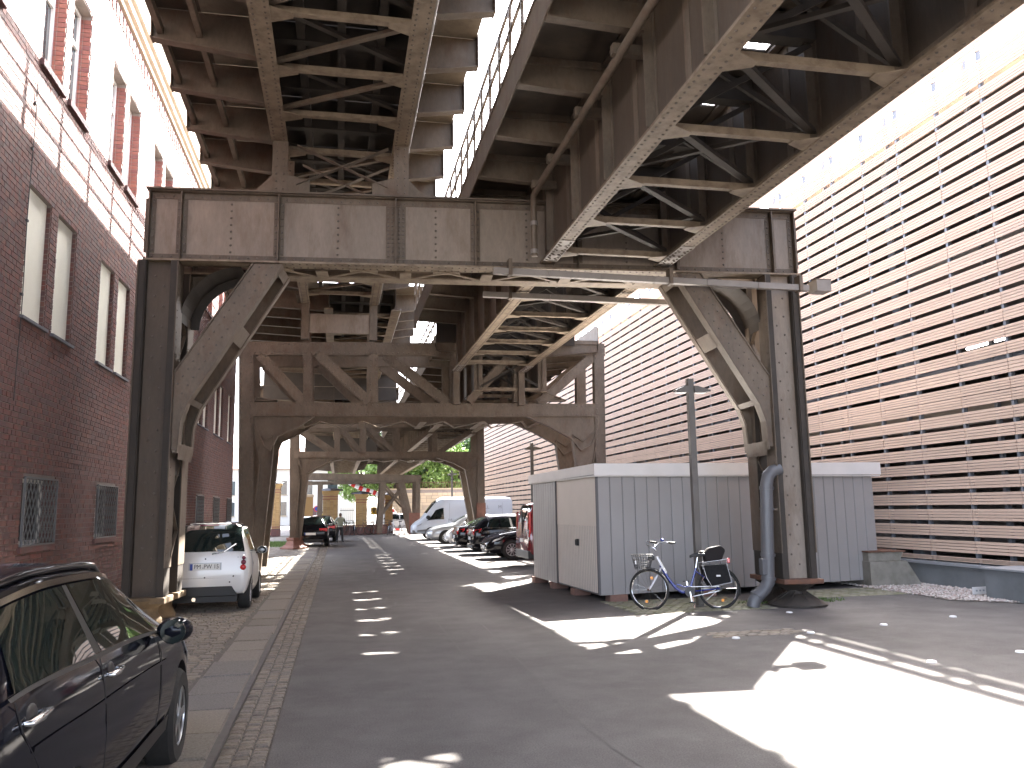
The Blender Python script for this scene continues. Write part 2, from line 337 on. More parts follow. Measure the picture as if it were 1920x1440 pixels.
# kerb strip and granite slabs
KZ = .035
MB().box(-.90,-.835,-6,62,-.04,.018).build('kerb_gap', M['tar'], gutter)  # dark strip stands in for the kerb face and its shadow gap
pav = sheet('pavement', [(-4.12,-6), (-.9,-6), (-.9,60), (-4.12,60)], M['joint'], KZ-.016)
y = 4.0
while y < 58:
    L = R_.uniform(.55, .95); w = R_.uniform(.46, .52); b = MB()
    stone(b, -.89-w, -.89+R_.uniform(-.012,.006), y+.009, y+L-.009, -.05, KZ+R_.uniform(-.010,.006), .016, .004, .006); b.build('kerb_slab', M['granite'], pav, 40); y += L
ps = stone_meshes(8, .165, .125, .03, M['sett'], .014, .005); rest = MB(); n = 0; y = 4.2; row = 0
while y < 44:
    d = R_.uniform(.125, .15) if y < 24 else .2; x = -1.40-R_.uniform(0,.06)
    while x > -4.05:
        w = R_.uniform(.13, .2) if y < 24 else .26
        zz = KZ+R_.uniform(-.008,.004)+.008*math.sin(x*3+y)
        vis = y > 7.2 and x > -2.2+.02*(y-7) and (x > -1.12*0-2.6)
        if n < 300 and vis and y < 16:
            o = place('sett', R_.choice(ps), pav, (x-w/2, y+d/2, zz), (0, 0, R_.uniform(-.05,.05))); o.scale = (w/.18, d/.138, 1); n += 1
        else: stone(rest, x-w+.007, x-.007, y+.006, y+d-.006, KZ-.03, zz, .012, .004)
        x -= w
    y += d
o = rest.build('sett', M['sett'], pav); o['kind'] = 'stuff'
# apron of setts round the bicycle stand, mossy setts by the steel column, gravel bed
def paved(name, x0, x1, y0, y1, m, lx, ly, z=.012, parts=True, skew=0.0):
    s = sheet(name, [(x0, y0), (x1, y0), (x1, y1+skew), (x0, y1)], M['joint'], z-.014); rest = MB(); n = 0; y = y0; r = 0
    me = stone_meshes(5, lx-.012, ly-.012, .03, m, .012, .004)
    while y < y1-.02:
        x = x0+(lx/2 if r % 2 else 0)
        while x < x1-.02:
            if parts and n < 300: place('sett', R_.choice(me), s, (x+lx/2, y+ly/2, z+R_.uniform(-.005,.003)), (0, 0, R_.uniform(-.04,.04))); n += 1
            else: stone(rest, x+.006, x+lx-.006, y+.006, y+ly-.006, z-.03, z+R_.uniform(-.005,.003), .012, .004)
            x += lx
        y += ly; r += 1
    o = rest.build('sett', m, s)
    if o: o['kind'] = 'stuff'
    return s
paved('shed_apron', 4.75, 7.2, 13.15, 15.1, M['moss_sett'], .17, .13)
paved('mossy_paving', 8.7, 11.0, 14.35, 15.6, M['moss_sett'], .19, .14)
paved('drain_strip', 4.9, 6.2, 10.55, 11.0, M['sett'], .16, .11, parts=False)
gb = sheet('gravel_bed', [(10.6,13.2), (12.26,11.5), (12.26,22), (11.2,22), (11.0,15.8)], M['joint'], .01)
b = MB()
for i in range(5200):
    y = R_.uniform(11.8, 19); x = R_.uniform(10.65+max(0, (13.2-y))*1.0, 12.22); s = R_.uniform(.014,.032)
    a = R_.uniform(0, 6.28); z = .012+R_.uniform(0,.02)
    vs = [(x+s*math.cos(a+k*1.571)*R_.uniform(.7,1.2), y+s*math.sin(a+k*1.571)*R_.uniform(.7,1.2), z+R_.uniform(-.004,.004)) for k in range(4)]
    b.add(vs+[(x, y, z+s*.7), (x, y, z-s*.6)], [(0,1,4),(1,2,4),(2,3,4),(3,0,4),(1,0,5),(2,1,5),(3,2,5),(0,3,5)])
tag(b.build('gravel', M['gravel'], gb), kind='stuff')
grs = sheet('grass_patch', [(-9,42), (-2.4,42), (-2.6,49), (-9,50)], M['grass'], KZ+.004)
b = MB()
for i in range(5000):
    x = R_.uniform(-6.5,-2.5); y = R_.uniform(42,49); h = R_.uniform(.05,.14); a = R_.uniform(0,3.14); w = .012
    b.add([(x-w*math.cos(a), y-w*math.sin(a), KZ), (x+w*math.cos(a), y+w*math.sin(a), KZ), (x+R_.uniform(-.04,.04), y+R_.uniform(-.04,.04), KZ+h)], [(0,1,2)])
tag(b.build('grass', M['grass'], grs), kind='stuff')
# weeds round the column foot
b = MB()
for i in range(900):
    a = R_.uniform(0, 6.28); r = R_.uniform(.25, .8); x = 8.0+r*math.cos(a)*1.3; y = 13.95+r*math.sin(a)*.5; h = R_.uniform(.02,.07); t = R_.uniform(0,3.14)
    b.add([(x-.008*math.cos(t), y-.008*math.sin(t), .004), (x+.008*math.cos(t), y+.008*math.sin(t), .004), (x+R_.uniform(-.03,.03), y+R_.uniform(-.03,.03), h)], [(0,1,2)])
tag(b.build('weeds', M['grass']), 'low green weeds growing round the foot of the steel column by the shed', 'weeds', kind='stuff')
# ================================================================ brick building
WX = -4.1; BY0, BY1, BH = 6.4, 34.3, 11.05
bb = thing('brick_building', 'long dark red brick building with paired pale blind windows along the pavement', 'building', (WX, 20, 0))
wins = []  # (y0,y1,z0,z1,kind)
for n in range(-1, 7):
    o_ = 3.43*n
    for a, c in ((11.6,12.48), (12.78,13.65)):
        if a+o_ > BY0+.3 and c+o_ < BY1-.3:
            wins.append((a+o_, c+o_, 4.35, 6.14, 'blind')); wins.append((a+.08+o_, c+.09+o_, 7.97, 9.88, 'upper'))
    if 12.1+o_ > BY0+.3 and 13.4+o_ < BY1-.3: wins.append((12.1+o_, 13.4+o_, 1.34, 2.26, 'grid'))
def inside(y0, y1, z0, z1):
    for w in wins:
        if y0 < w[1]-.005 and y1 > w[0]+.005 and z0 < w[3]-.01 and z1 > w[2]+.01: return w
    return None
ys = sorted({BY0, BY1}|{w[0] for w in wins}|{w[1] for w in wins}); zs = sorted({0.0, BH}|{w[2] for w in wins}|{w[3] for w in wins})
core = MB(); X0 = WX-.012; D = .22
for i in range(len(ys)-1):
    for j in range(len(zs)-1):
        if not inside((ys[i]+ys[i+1])/2-.01, (ys[i]+ys[i+1])/2+.01, (zs[j]+zs[j+1])/2-.005, (zs[j]+zs[j+1])/2+.005):
            core.add([(X0,ys[i],zs[j]),(X0,ys[i+1],zs[j]),(X0,ys[i+1],zs[j+1]),(X0,ys[i],zs[j+1])], [(0,1,2,3)])
for w in wins:
    y0, y1, z0, z1, k = w; X1 = X0-D
    core.add([(X0,y0,z0),(X0,y1,z0),(X1,y1,z0),(X1,y0,z0)], [(0,1,2,3)]); core.add([(X0,y0,z1),(X0,y1,z1),(X1,y1,z1),(X1,y0,z1)], [(3,2,1,0)])
    core.add([(X0,y0,z0),(X0,y0,z1),(X1,y0,z1),(X1,y0,z0)], [(3,2,1,0)]); core.add([(X0,y1,z0),(X0,y1,z1),(X1,y1,z1),(X1,y1,z0)], [(0,1,2,3)])
core.add([(X0,BY1,0),(X0,BY1,BH),(-16,BY1,BH),(-16,BY1,0)], [(3,2,1,0)]); core.add([(X0,BY0,0),(X0,BY0,BH),(-16,BY0,BH),(-16,BY0,0)], [(0,1,2,3)])
core.add([(X0,BY0,BH),(X0,BY1,BH),(-16,BY1,BH),(-16,BY0,BH)], [(0,1,2,3)])
wall = core.build('wall', M['mortar'], bb, world=True)
# English cross bond: stretcher and header courses
def brickbox(b, y0, y1, z0, z1, x1=WX, x0=WX-.014):
    b.add([(x0,y0,z0),(x0,y1,z0),(x0,y1,z1),(x0,y0,z1),(x1,y0,z0),(x1,y1,z0),(x1,y1,z1),(x1,y0,z1)], [(4,5,6,7),(0,1,5,4),(1,2,6,5),(2,3,7,6),(3,0,4,7)])
CH = .0767; rest = MB(); nb = 0
me_s = MB(); brickbox(me_s, -.12, .12, -.032, .032, .002, -.014); me_s = me_s.mesh('brick', M['brick'])
me_h = MB(); brickbox(me_h, -.057, .057, -.032, .032, .002, -.014); me_h = me_h.mesh('brick', M['brick'])
cand = []
z = .004; r = 0
while z < BH-.07:
    L = .25 if r % 2 else .125; y = BY0+(.0625 if r % 2 == 0 else (.0 if r % 4 == 1 else .125))
    while y < BY1-L:
        y0, y1, z0, z1 = y+.005, y+L-.005, z+.006, z+CH-.006
        w = inside(y0, y1, z0, z1); dx = R_.uniform(-.002,.003)
        if w is None: 
            if nb < 300 and 11.45 < y0 < 14.0 and ((2.3 < z0 < 3.12) if True else 0): 
                place('brick', me_s if r % 2 else me_h, wall, (WX+dx-bb.location.x, (y0+y1)/2-bb.location.y, (z0+z1)/2)); nb += 1
            else: brickbox(rest, y0, y1, z0, z1, WX+dx)
        else:  # closers beside openings
            if y0 < w[0]-.03 and inside(y0, w[0]-.004, z0, z1) is None: brickbox(rest, y0, w[0]-.004, z0, z1, WX+dx)
            if y1 > w[1]+.03 and inside(w[1]+.004, y1, z0, z1) is None: brickbox(rest, w[1]+.004, y1, z0, z1, WX+dx)
        y += L
    z += CH; r += 1
o = rest.build('brick', M['brick'], wall, world=False); o['kind'] = 'stuff'
o.data.transform(Matrix.Translation(-bb.location))
# brick reveals on the far jamb of each opening (faces back down the street)
for w in wins:
    y0, y1, z0, z1, k = w; b = MB(); zz = z0
    while zz < z1-.07:
        b.box(X0-.115, X0-.004, y1-.012, y1+.004, zz+.006, zz+CH-.006); b.box(X0-D+.01, X0-.125, y1-.010, y1+.004, zz+.006, zz+CH-.006)
        b.box(X0-.115, X0-.004, y0-.004, y0+.012, zz+.006, zz+CH-.006); zz += CH
    tag(b.build('brick_reveal', M['brick_red'] if k == 'upper' else M['brick'], bb, world=True), kind='stuff')
# soldier-course lintels
b = MB()
for w in wins:
    yy = w[0]-.12
    while yy < w[1]+.1: b.box(WX-.01, WX+.004, yy+.005, yy+.07, w[3]+.006, w[3]+.232); yy += .0767
for w in wins:
    y0, y1, z0, z1, k = w; wx = X0-.055 if k == 'blind' else X0-.19
    loc = (wx-bb.location.x, (y0+y1)/2-bb.location.y, z0)
    if k == 'blind':
        q = MB().box(wx-.03, wx, y0+.012, y1-.012, z0, z1); o = q.build('window_panel', M['blind'], bb, world=True)
        s = MB(); s.add([(X0-.1,y0-.04,z0-.045),(X0-.1,y1+.04,z0-.045),(X0-.1,y1+.04,z0+.012),(X0-.1,y0-.04,z0+.012),(WX+.05,y0-.04,z0-.06),(WX+.05,y1+.04,z0-.06),(WX+.05,y1+.04,z0-.02),(WX+.05,y0-.04,z0-.02)], [(0,3,2,1),(4,5,6,7),(0,1,5,4),(1,2,6,5),(2,3,7,6),(3,0,4,7)])
        s.build('sill', M['sill'], o, world=False).data.transform(Matrix.Translation(-bb.location))
    elif k == 'upper':
        g = MB().box(wx-.02, wx-.008, y0+.05, y1-.05, z0+.05, z1-.05); gl = g.build('window', M['glass'], bb, world=True)
        fr = MB(); t = .06
        for a in (y0+.012, y1-.012-t, (y0+y1)/2-t/2): fr.box(wx-.012, wx+.03, a, a+t, z0+.012, z1-.012)
        for a in (z0+.012, z1-.012-t, z0+1.25): fr.box(wx-.010, wx+.028, y0+.012, y1-.012, a, a+t)
        f = fr.build('frame', M['frame_white'], gl); f.data.transform(Matrix.Translation(-bb.location))
        s = MB().box(X0-.18, WX+.05, y0-.04, y1+.04, z0-.10, z0-.002).build('sill', M['sill_red'], gl); s.data.transform(Matrix.Translation(-bb.location))
    else:
        g = MB().box(wx-.02, wx, y0+.04, y1-.04, z0+.04, z1-.04); gl = g.build('window', M['glass'], bb, world=True)
        fr = MB(); t = .05
        for a in (y0+.01, y1-.01-t, (y0+y1)/2-t/2): fr.box(wx+.001, wx+.03, a, a+t, z0+.012, z1-.012)
        for a in (z0+.012, z1-.012-t): fr.box(wx+.002, wx+.028, y0+.012, y1-.012, a, a+t)
        f = fr.build('frame', M['frame_white'], gl); f.data.transform(Matrix.Translation(-bb.location))
        gr = MB(); gx = WX+.03
        gr.box(gx-.012, gx+.012, y0+.0, y1-.0, z0-.005, z0+.02); gr.box(gx-.012, gx+.012, y0, y1, z1-.02, z1+.005)
        gr.box(gx-.012, gx+.012, y0-.005, y0+.02, z0, z1); gr.box(gx-.012, gx+.012, y1-.02, y1+.005, z0, z1)
        H = z1-z0; st = .135; kk = -8
        while kk*st < (y1-y0)+H:
            for sg in (1, -1):
                a = kk*st; ya, za, yb, zb = (y0+a, z0, y0+a+H*.62, z1) if sg > 0 else (y0+a, z1, y0+a+H*.62, z0)
                if ya < y0: t_ = (y0-ya)/(yb-ya); ya, za = y0, za+(zb-za)*t_
                if yb > y1: t_ = (y1-ya)/(yb-ya) if yb > ya else 0; yb, zb = y1, za+(zb-za)*t_
                if yb-ya > .02 and ya < y1: gr.bar((gx, ya, za), (gx, yb, zb), .012, .010, (1,0,0))
            kk += 1
        q = gr.build('window_grille', M['grille'], gl); q.data.transform(Matrix.Translation(-bb.location))
        s = MB().box(X0-.12, WX+.04, y0-.03, y1+.03, z0-.085, z0-.004).build('sill', M['brick'], gl); s.data.transform(Matrix.Translation(-bb.location))
co = MB()
co.box(WX-.3, WX+.06, BY0, BY1, 11.05, 11.16); co.box(WX-.3, WX+.14, BY0, BY1, 11.16, 11.3); co.box(WX-.3, WX+.10, BY0, BY1, 11.5, 12.3); co.box(WX-.3, WX+.22, BY0, BY1, 11.3, 11.5); co.box(WX-.3, WX+.42, BY0, BY1, 12.3, 12.5)
co.build('cornice', M['render'], bb, world=True)
de = MB(); y = BY0+.1
while y < BY1-.1: de.box(WX-.02, WX+.018, y, y+.115, 10.72, 10.98); y += .25
tag(de.build('dentil_course', M['brick'], bb, world=True), kind='stuff')
MB().box(WX+.36, WX+.47, BY0, BY1, 12.5, 12.62).build('gutter', M['conduit'], bb, world=True)
rf = MB().add([(WX+.4,BY0,12.52),(WX+.4,BY1,12.52),(-10,BY1,15.5),(-10,BY0,15.5)], [(0,1,2,3)]).add([(-10,BY0,15.5),(-10,BY1,15.5),(-17,BY1,12.5),(-17,BY0,12.5)], [(0,1,2,3)]); rf.build('roof', M['block'], bb, world=True)
# thin cable down the wall
cb = MB(); cb.tube([(WX+.02, 11.55+.02*math.sin(i), 7.6-i*.4) for i in range(12)], .006, 5)
for zz in (7.25, 6.6, 5.6, 4.6): cb.cbox((WX+.012, 11.55, zz), .03, .05, .03)
tag(cb.build('wall_cable', M['iron']), 'thin dark cable clipped down the brick wall beside the blind windows', 'cable')
# ================================================================ slatted building
FX = 12.3; fb = thing('slatted_building', 'parking building clad in rows of terracotta slats with dark gaps', 'building', (FX, 36, 0))
gaps = [(.67,.045),(.995,.045),(1.31,.045),(1.625,.045),(1.945,.045),(2.265,.045),(2.58,.045),(2.905,.045),(3.23,.045),(3.55,.05),(3.82,.009),(4.08,.045),(4.435,.045),(4.75,.045),(5.065,.045),(5.39,.045),(5.715,.045),(6.03,.045),(6.355,.045),(6.68,.045),(7.01,.045),(7.335,.045),(7.63,.045),(7.945,.045),(8.27,.045),(8.6,.045),(8.92,.045),(9.245,.045),(9.55,.045),(9.865,.045),(10.16,.009),(10.49,.10),(10.95,.0)]
rows = [(a[0]+a[1], b_[0]-b_[1]) for a, b_ in zip(gaps, gaps[1:])]
rows = [(.635-.1, .62)] + rows
SP = 1.275; cols = [13.1-SP*16+SP*k for k in range(66)]
meshes = {}
def panel_mesh(b, y0, y1, z0, z1, x0=0.0):
    nbd = 4; h = (z1-z0)/nbd
    for i in range(nbd): b.box(x0-.012, x0+.012, y0, y1, z0+i*h+(.0055 if i else 0), z0+(i+1)*h-(.0055 if i < nbd-1 else 0))
rest = MB(); npan = 0
for z0, z1 in rows:
    key = round(z1-z0, 3)
    if key not in meshes:
        b = MB(); panel_mesh(b, -SP/2+.007, SP/2-.007, 0, z1-z0); meshes[key] = b.mesh('cladding_panel', M['terra'])
    for y in cols:
        if npan < 300 and 11.6 < y < 22.8: place('cladding_panel', meshes[key], fb, (R_.uniform(-.003,.003), y+SP/2-36, z0)); npan += 1
        else: panel_mesh(rest, y+.007-36, y+SP-.007-36, z0, z1)
o = rest.build('cladding_panel', M['terra'], fb); o['kind'] = 'stuff'
b = MB()
for y in cols:
    for g_, h_ in gaps[:-1]:
        if h_ > .02: b.box(.0, .05, y-.03-36, y+.03-36, g_-h_-.02, g_+h_+.02)
    b.box(.05, .09, y-.025-36, y+.025-36, .4, 10.85)
o = b.build('slat_rail', M['bracket'], fb)
b = MB()
for i, y in enumerate(cols):
    if i % 4 == 2: b.box(.35, .6, y-.15-36+.9, y+.15-36+.9, 0, 10.0)
    if i % 2 == 0: b.box(.12, .2, y-36+.5, y-36+.58, .4, 10.9)
b.build('column', M['bracket'], fb)
ya, yb = cols[0]-36, cols[-1]+SP-36
for zz, t in ((3.3,.32), (6.6,.32), (9.75,.32)):
    MB().box(.30, 17, ya, yb, zz, zz+t).build('floor_slab', M['carpark'], fb)
    MB().box(.24, .298, ya, yb, zz-.02, zz+t+.05).build('slab_edge', M['slab_edge'], fb)
MB().box(14, 17, ya, yb, 0, 10).build('rear_wall', M['carpark'], fb)
MB().box(.3, 17, yb-.3, yb, 0, 10).build('end_wall', M['carpark'], fb); MB().box(.3, 17, ya, ya+.3, 0, 10).build('end_wall', M['carpark'], fb)
MB().cyl((.2, ya, 4.44), (.2, yb, 4.44), .075, 12).build('pipe', M['bluepipe'], fb, 40)
MB().box(-.06, .3, ya, yb, -.05, .44).build('plinth', M['plinth'], fb)
MB().box(-.10, .32, ya, yb, .44, .5).build('coping', M['coping'], fb)
p0, p1 = at_x(1813, 655, 13.4), at_x(1886, 634, 13.4)
lt = thing('strip_light', 'lit fluorescent strip light glowing behind the terracotta slats', 'light', p0)
MB().cyl((0,0,0), p1-p0, .022, 8).build('tube', M['tube'], lt); MB().bar((0,0,.06), (p1-p0)+V((0,0,.06)), .08, .05).build('housing', M['bracket'], lt)
MB().bar((0,0,.08), (0,0,6.6-p0.z), .02, .02, (0,1,0)).build('hanger', M['bracket'], lt)
# ================================================================ steel viaducts
def obar(parent, name, a, b, w, h, m, up=(0,0,1)): return MB().bar(a, b, w, h, up).build(name, m, parent, world=True)
def right_span(y0, y1, zb, xl, label, phase, near, holes=True, right_over=1.88, grate=False):
    xr = xl+2.08; t = thing('viaduct_span', label, 'viaduct', ((xl+xr)/2, (y0+y1)/2, zb), 0, 'spans of the lower steel viaduct')
    B_ = lambda b, n, m, **k: b.build(n, m, t, world=True, **k)
    ks = []; y = y0+((phase-y0) % 1.56)
    while y < y1-.05: ks.append(y); y += 1.56
    xe = xl-1.30; xR = xr+right_over; zd = zb+1.70
    for x in (xl, xr):
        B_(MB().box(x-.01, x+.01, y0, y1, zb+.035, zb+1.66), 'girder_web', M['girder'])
        B_(MB().box(x-.125, x+.125, y0, y1, zb, zb+.035), 'bottom_flange', M['steel_light'])
        B_(MB().box(x-.10, x+.10, y0, y1, zb+.037, zb+.055).box(x-.03, x+.03, y0, y1, zb+.055, zb+.16), 'flange_angle', M['steel'])
        B_(MB().box(x-.13, x+.13, y0, y1, zb+1.66, zb+1.69), 'top_flange', M['steel'])
        rv = MB(); n = int((y1-y0)/.115)
        if near:
            for i in range(n):
                yy = y0+.05+i*.115
                rv.rivet((x-.075, yy, zb), (0,0,-1), .019); rv.rivet((x+.075, yy+.05, zb), (0,0,-1), .019)
                if i % 2 == 0: rv.rivet((x-.0315, yy, zb+.11), (-1,0,0), .017)
            tag(B_(rv, 'rivets', M['rivet']), kind='stuff')
        for y in ks:
            s = MB().box(x-.14, x-.012, y-.012, y+.012, zb+.06, zb+1.655).box(x-.022, x-.012, y-.08, y+.08, zb+.165, zb+1.64)
            s.box(x+.012, x+.14, y-.012, y+.012, zb+.06, zb+1.655); B_(s, 'web_stiffener', M['steel'])
            s = MB().box(x-.019, x-.0115, y+.55, y+.70, zb+.16, zb+1.64); B_(s, 'splice_plate', M['steel'])
    if near:   # pale splice plates at the span end
        for x in (xl, xr):
            B_(MB().box(x-.127, x+.127, y1-1.15, y1-.02, zb-.014, zb-.001), 'splice_plate', M['conduit'])
            rv = MB()
            for i in range(9):
                for dx in (-.085, .085): rv.rivet((x+dx, y1-1.05+i*.115, zb-.014), (0,0,-1), .026)
                for dx in (-.045, .045): rv.rivet((x+dx, y1-1.0+i*.115, zb-.014), (0,0,-1), .026) if i % 2 else None
            tag(B_(rv, 'rivets', M['rivet']), kind='stuff')
    for i, y in enumerate(ks):
        B_(MB().box(xl+.12, xr-.12, y-.045, y+.045, zb+.03, zb+.048).box(xl+.12, xr-.12, y-.008, y+.008, zb+.048, zb+.14), 'strut', M['steel_light'])
        for x, s in ((xl+.1, 1), (xr-.1, -1)):
            B_(MB().prism([(x, y-.2, zb+.022), (x+s*.30, y-.05, zb+.022), (x+s*.30, y+.05, zb+.022), (x, y+.2, zb+.022)], (0,0,-.012)), 'gusset', M['steel_light'])
        # sway frame
        B_(MB().bar((xl+.05, y, zb+.15), (xr-.05, y, zb+1.3), .05, .07), 'sway_brace', M['steel_dark'])
        B_(MB().bar((xl+.05, y+.03, zb+1.3), (xr-.05, y+.03, zb+.15), .05, .07), 'sway_brace', M['steel_dark'])
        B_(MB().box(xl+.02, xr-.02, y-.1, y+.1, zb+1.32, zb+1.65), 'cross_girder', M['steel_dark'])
        if i < len(ks)-1:
            a, b = ((xl+.1, y, zb+.17), (xr-.1, ks[i+1], zb+.17)); B_(MB().bar(a, b, .09, .06), 'lateral_brace', M['steel_dark'])
            if i % 2: B_(MB().bar((xr-.1, y, zb+.24), (xl+.1, ks[i+1], zb+.24), .07, .05), 'lateral_brace', M['steel_dark'])
        # cantilever brackets
        for (xa, xb_, z1, z2) in ((xl-.14, xe, zb+1.24, zb+1.30), (xr+.14, xR, zb+1.18, zb+1.37)):
            s = MB().prism([(xa, y-.01, z1), (xb_, y-.01, z2), (xb_, y-.01, zd), (xa, y-.01, zd)], (0,.02,0))
            s.bar((xa, y, z1-.01), (xb_, y, z2-.01), .14, .02); s.bar((xa, y, zd-.05), (xb_, y, zd-.05), .10, .10)
            B_(s, 'bracket', M['steel'])
            B_(MB().box(min(xb_, xb_+.02), max(xb_, xb_+.02), y-.09, y+.09, z2, zd), 'bracket_end', M['steel'])
    # stringers and deck plates; slots added to throw light patches on the road
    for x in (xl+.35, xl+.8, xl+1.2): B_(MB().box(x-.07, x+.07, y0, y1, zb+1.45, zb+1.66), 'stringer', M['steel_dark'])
    edges = [y0]+ks+[y1]
    for a, b in zip(edges, edges[1:]):
        if b-a < .1: continue
        B_(MB().box(xe, xl-.02, a+.008, b-.008, zd+.005, zd+.03), 'deck_plate', M['steel_deck'])
        d = MB(); x0, x1 = xl-.015, xr+.45
        slot = (a+.55, a+.85) if holes and b-a > 1.2 else None
        if slot and not (12.3 < slot[0] < 16.5):
            d.box(x0, 4.92+(xl-3.54), a+.004, b-.004, zd+.005, zd+.03)
            d.box(4.92+(xl-3.54), x1, a+.004, slot[0], zd+.005, zd+.03); d.box(4.92+(xl-3.54), x1, slot[1], b-.004, zd+.005, zd+.03)
            d.box(5.47+(xl-3.54), 5.66+(xl-3.54), slot[0], slot[1], zd+.005, zd+.03); d.box(5.88+(xl-3.54), x1, slot[0], slot[1], zd+.005, zd+.03)
        else: d.box(x0, x1, a+.004, b-.004, zd+.005, zd+.03)
        B_(d, 'deck_plate', M['steel_deck'])
        B_(MB().box(x1, xR, a+.006, b-.006, zd+.005, zd+.03), 'deck_plate', M['steel_deck'])
    # edge plates, oval-pierced parapet on the left; right plate added for its shadow
    B_(MB().box(xe-.02, xe, y0, y1, zb+1.30, zb+1.80), 'edge_plate', M['steel'])
    B_(MB().box(xR, xR+.02, y0, y1, zb+1.45, zb+2.25), 'edge_plate', M['steel'])
    zr = zb+1.80; h = .86; step = .78; p = MB(); y = y0
    while y < y1-.01:
        ye = min(y+step, y1)
        p.box(xe-.03, xe+.01, y-.03, y+.03, zr, zr+h)
        for z0, z1 in ((zr, zr+h*.56), (zr+h*.56, zr+h)):
            c = min(.2, (ye-y)*.3)
            for (yy, sy) in ((y+.03, 1), (ye-.03, -1)):
                for (zz, sz) in ((z0+.025, 1), (z1-.025, -1)):
                    p.prism([(xe-.02, yy, zz), (xe-.02, yy+sy*c, zz), (xe-.02, yy+sy*c*.35, zz+sz*c*.25), (xe-.02, yy, zz+sz*c*.75)], (.02,0,0))
        y = ye
    for zz in (zr, zr+h*.56, zr+h): p.box(xe-.03, xe+.01, y0, y1, zz-.025, zz+.025)
    B_(p, 'parapet', M['steel'])
    return t
def left_span(y0, y1, zb, xl, label, phase, near, lo=1.58):
    xr = xl+2.06; t = thing('viaduct_span', label, 'viaduct', ((xl+xr)/2, (y0+y1)/2, zb), 0, 'spans of the upper steel viaduct')
    B_ = lambda b, n, m, **k: b.build(n, m, t, world=True, **k)
    ks = []; y = y0+((phase-y0) % 1.42)
    while y < y1-.05: ks.append(y); y += 1.42
    zd = zb+.80; xe = xl-lo; xR = xr+.99
    for x in (xl, xr):
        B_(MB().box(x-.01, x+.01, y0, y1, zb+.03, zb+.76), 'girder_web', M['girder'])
        B_(MB().box(x-.135, x+.135, y0, y1, zb, zb+.03), 'bottom_flange', M['steel_light'])
        B_(MB().box(x-.10, x+.10, y0, y1, zb+.032, zb+.05).box(x-.03, x+.03, y0, y1, zb+.05, zb+.15), 'flange_angle', M['steel'])
        if near:
            rv = MB(); n = int((y1-y0)/.12)
            for i in range(n):
                yy = y0+.05+i*.12; rv.rivet((x-.08, yy, zb), (0,0,-1), .019); rv.rivet((x+.08, yy+.06, zb), (0,0,-1), .019)
            tag(B_(rv, 'rivets', M['rivet']), kind='stuff')
    for i, y in enumerate(ks):
        B_(MB().box(xl+.12, xr-.12, y-.05, y+.05, zb+.03, zb+.05).box(xl+.12, xr-.12, y-.008, y+.008, zb+.05, zb+.14), 'strut', M['steel_light'])
        for x, s in ((xl+.1, 1), (xr-.1, -1)):
            B_(MB().prism([(x, y-.2, zb+.02), (x+s*.32, y-.05, zb+.02), (x+s*.32, y+.05, zb+.02), (x, y+.2, zb+.02)], (0,0,-.012)), 'gusset', M['steel_light'])
        if i < len(ks)-1:
            y2 = ks[i+1]
            B_(MB().bar((xl+.1, y2-.1, zb+.10), (xr-.1, y+.1, zb+.10), .085, .05), 'lateral_brace', M['steel'])
            B_(MB().bar((xl+.1, y+.1, zb+.22), (xr-.1, y2-.1, zb+.22), .085, .05), 'lateral_brace', M['steel_dark'])
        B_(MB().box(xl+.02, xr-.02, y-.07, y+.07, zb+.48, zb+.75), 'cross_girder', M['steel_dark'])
        for (xa, xb_, z1, z2) in ((xl-.02, xe, zb+.18, zb+.33), (xr+.02, xR, zb+.2, zb+.35)):
            s = MB().prism([(xa, y-.01, z1), (xb_, y-.01, z2), (xb_, y-.01, zd), (xa, y-.01, zd)], (0,.02,0)); s.bar((xa, y, z1-.01), (xb_, y, z2-.01), .15, .02)
            B_(s, 'bracket', M['steel'])
            q = MB().box(xb_-.02, xb_, y-.10, y+.10, z2-.02, zd+.04) if xb_ < xl else MB().box(xb_, xb_+.02, y-.10, y+.10, z2-.02, zd+.04)
            B_(q, 'bracket_end', M['steel'])
        if near: B_(MB().cbox((xr+.165, y, zb+.10), .08, .14, .1), 'clip', M['steel'])
    for x in (xl-.95, xe+.10): B_(MB().box(x-.04, x+.04, y0, y1, zb+.40, zb+.52), 'edge_beam', M['steel'])
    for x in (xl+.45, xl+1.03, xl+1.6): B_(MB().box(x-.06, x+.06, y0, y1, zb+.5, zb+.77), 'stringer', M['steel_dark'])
    edges = [y0]+ks+[y1]
    for a, b in zip(edges, edges[1:]):
        if b-a < .1: continue
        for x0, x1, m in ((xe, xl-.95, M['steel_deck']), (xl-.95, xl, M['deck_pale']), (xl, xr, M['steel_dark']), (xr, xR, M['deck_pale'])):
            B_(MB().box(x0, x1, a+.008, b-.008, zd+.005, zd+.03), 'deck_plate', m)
    B_(MB().box(xe-.04, xe-.02, y0, y1, zd-.15, zd+.22), 'edge_plate', M['steel'])
    B_(MB().cyl((xr+.15, y0, zb+.05), (xr+.15, y1, zb+.05), .028, 8), 'cable_pipe', M['conduit'])
    for xx, xs in ((xe-.06, 0), (xR, 1)):
        rl = MB(); z0 = zd+.22
        for y in ks: rl.box(xx-.02, xx+.02, y-.035, y+.035, zd, z0+1.02)
        for hh, tt in ((.30,.028), (.65,.028)): rl.box(xx-.015, xx+.015, y0, y1, z0+hh-tt/2, z0+hh+tt/2)
        rl.box(xx-.03, xx+.03, y0, y1, z0+.96, z0+1.08)
        B_(rl, 'railing', M['steel'])
    return t
right_span(-13.0, 13.51, 6.0, 3.54, 'lower riveted viaduct span reaching from overhead to the solid plate beam', 10.02, True)
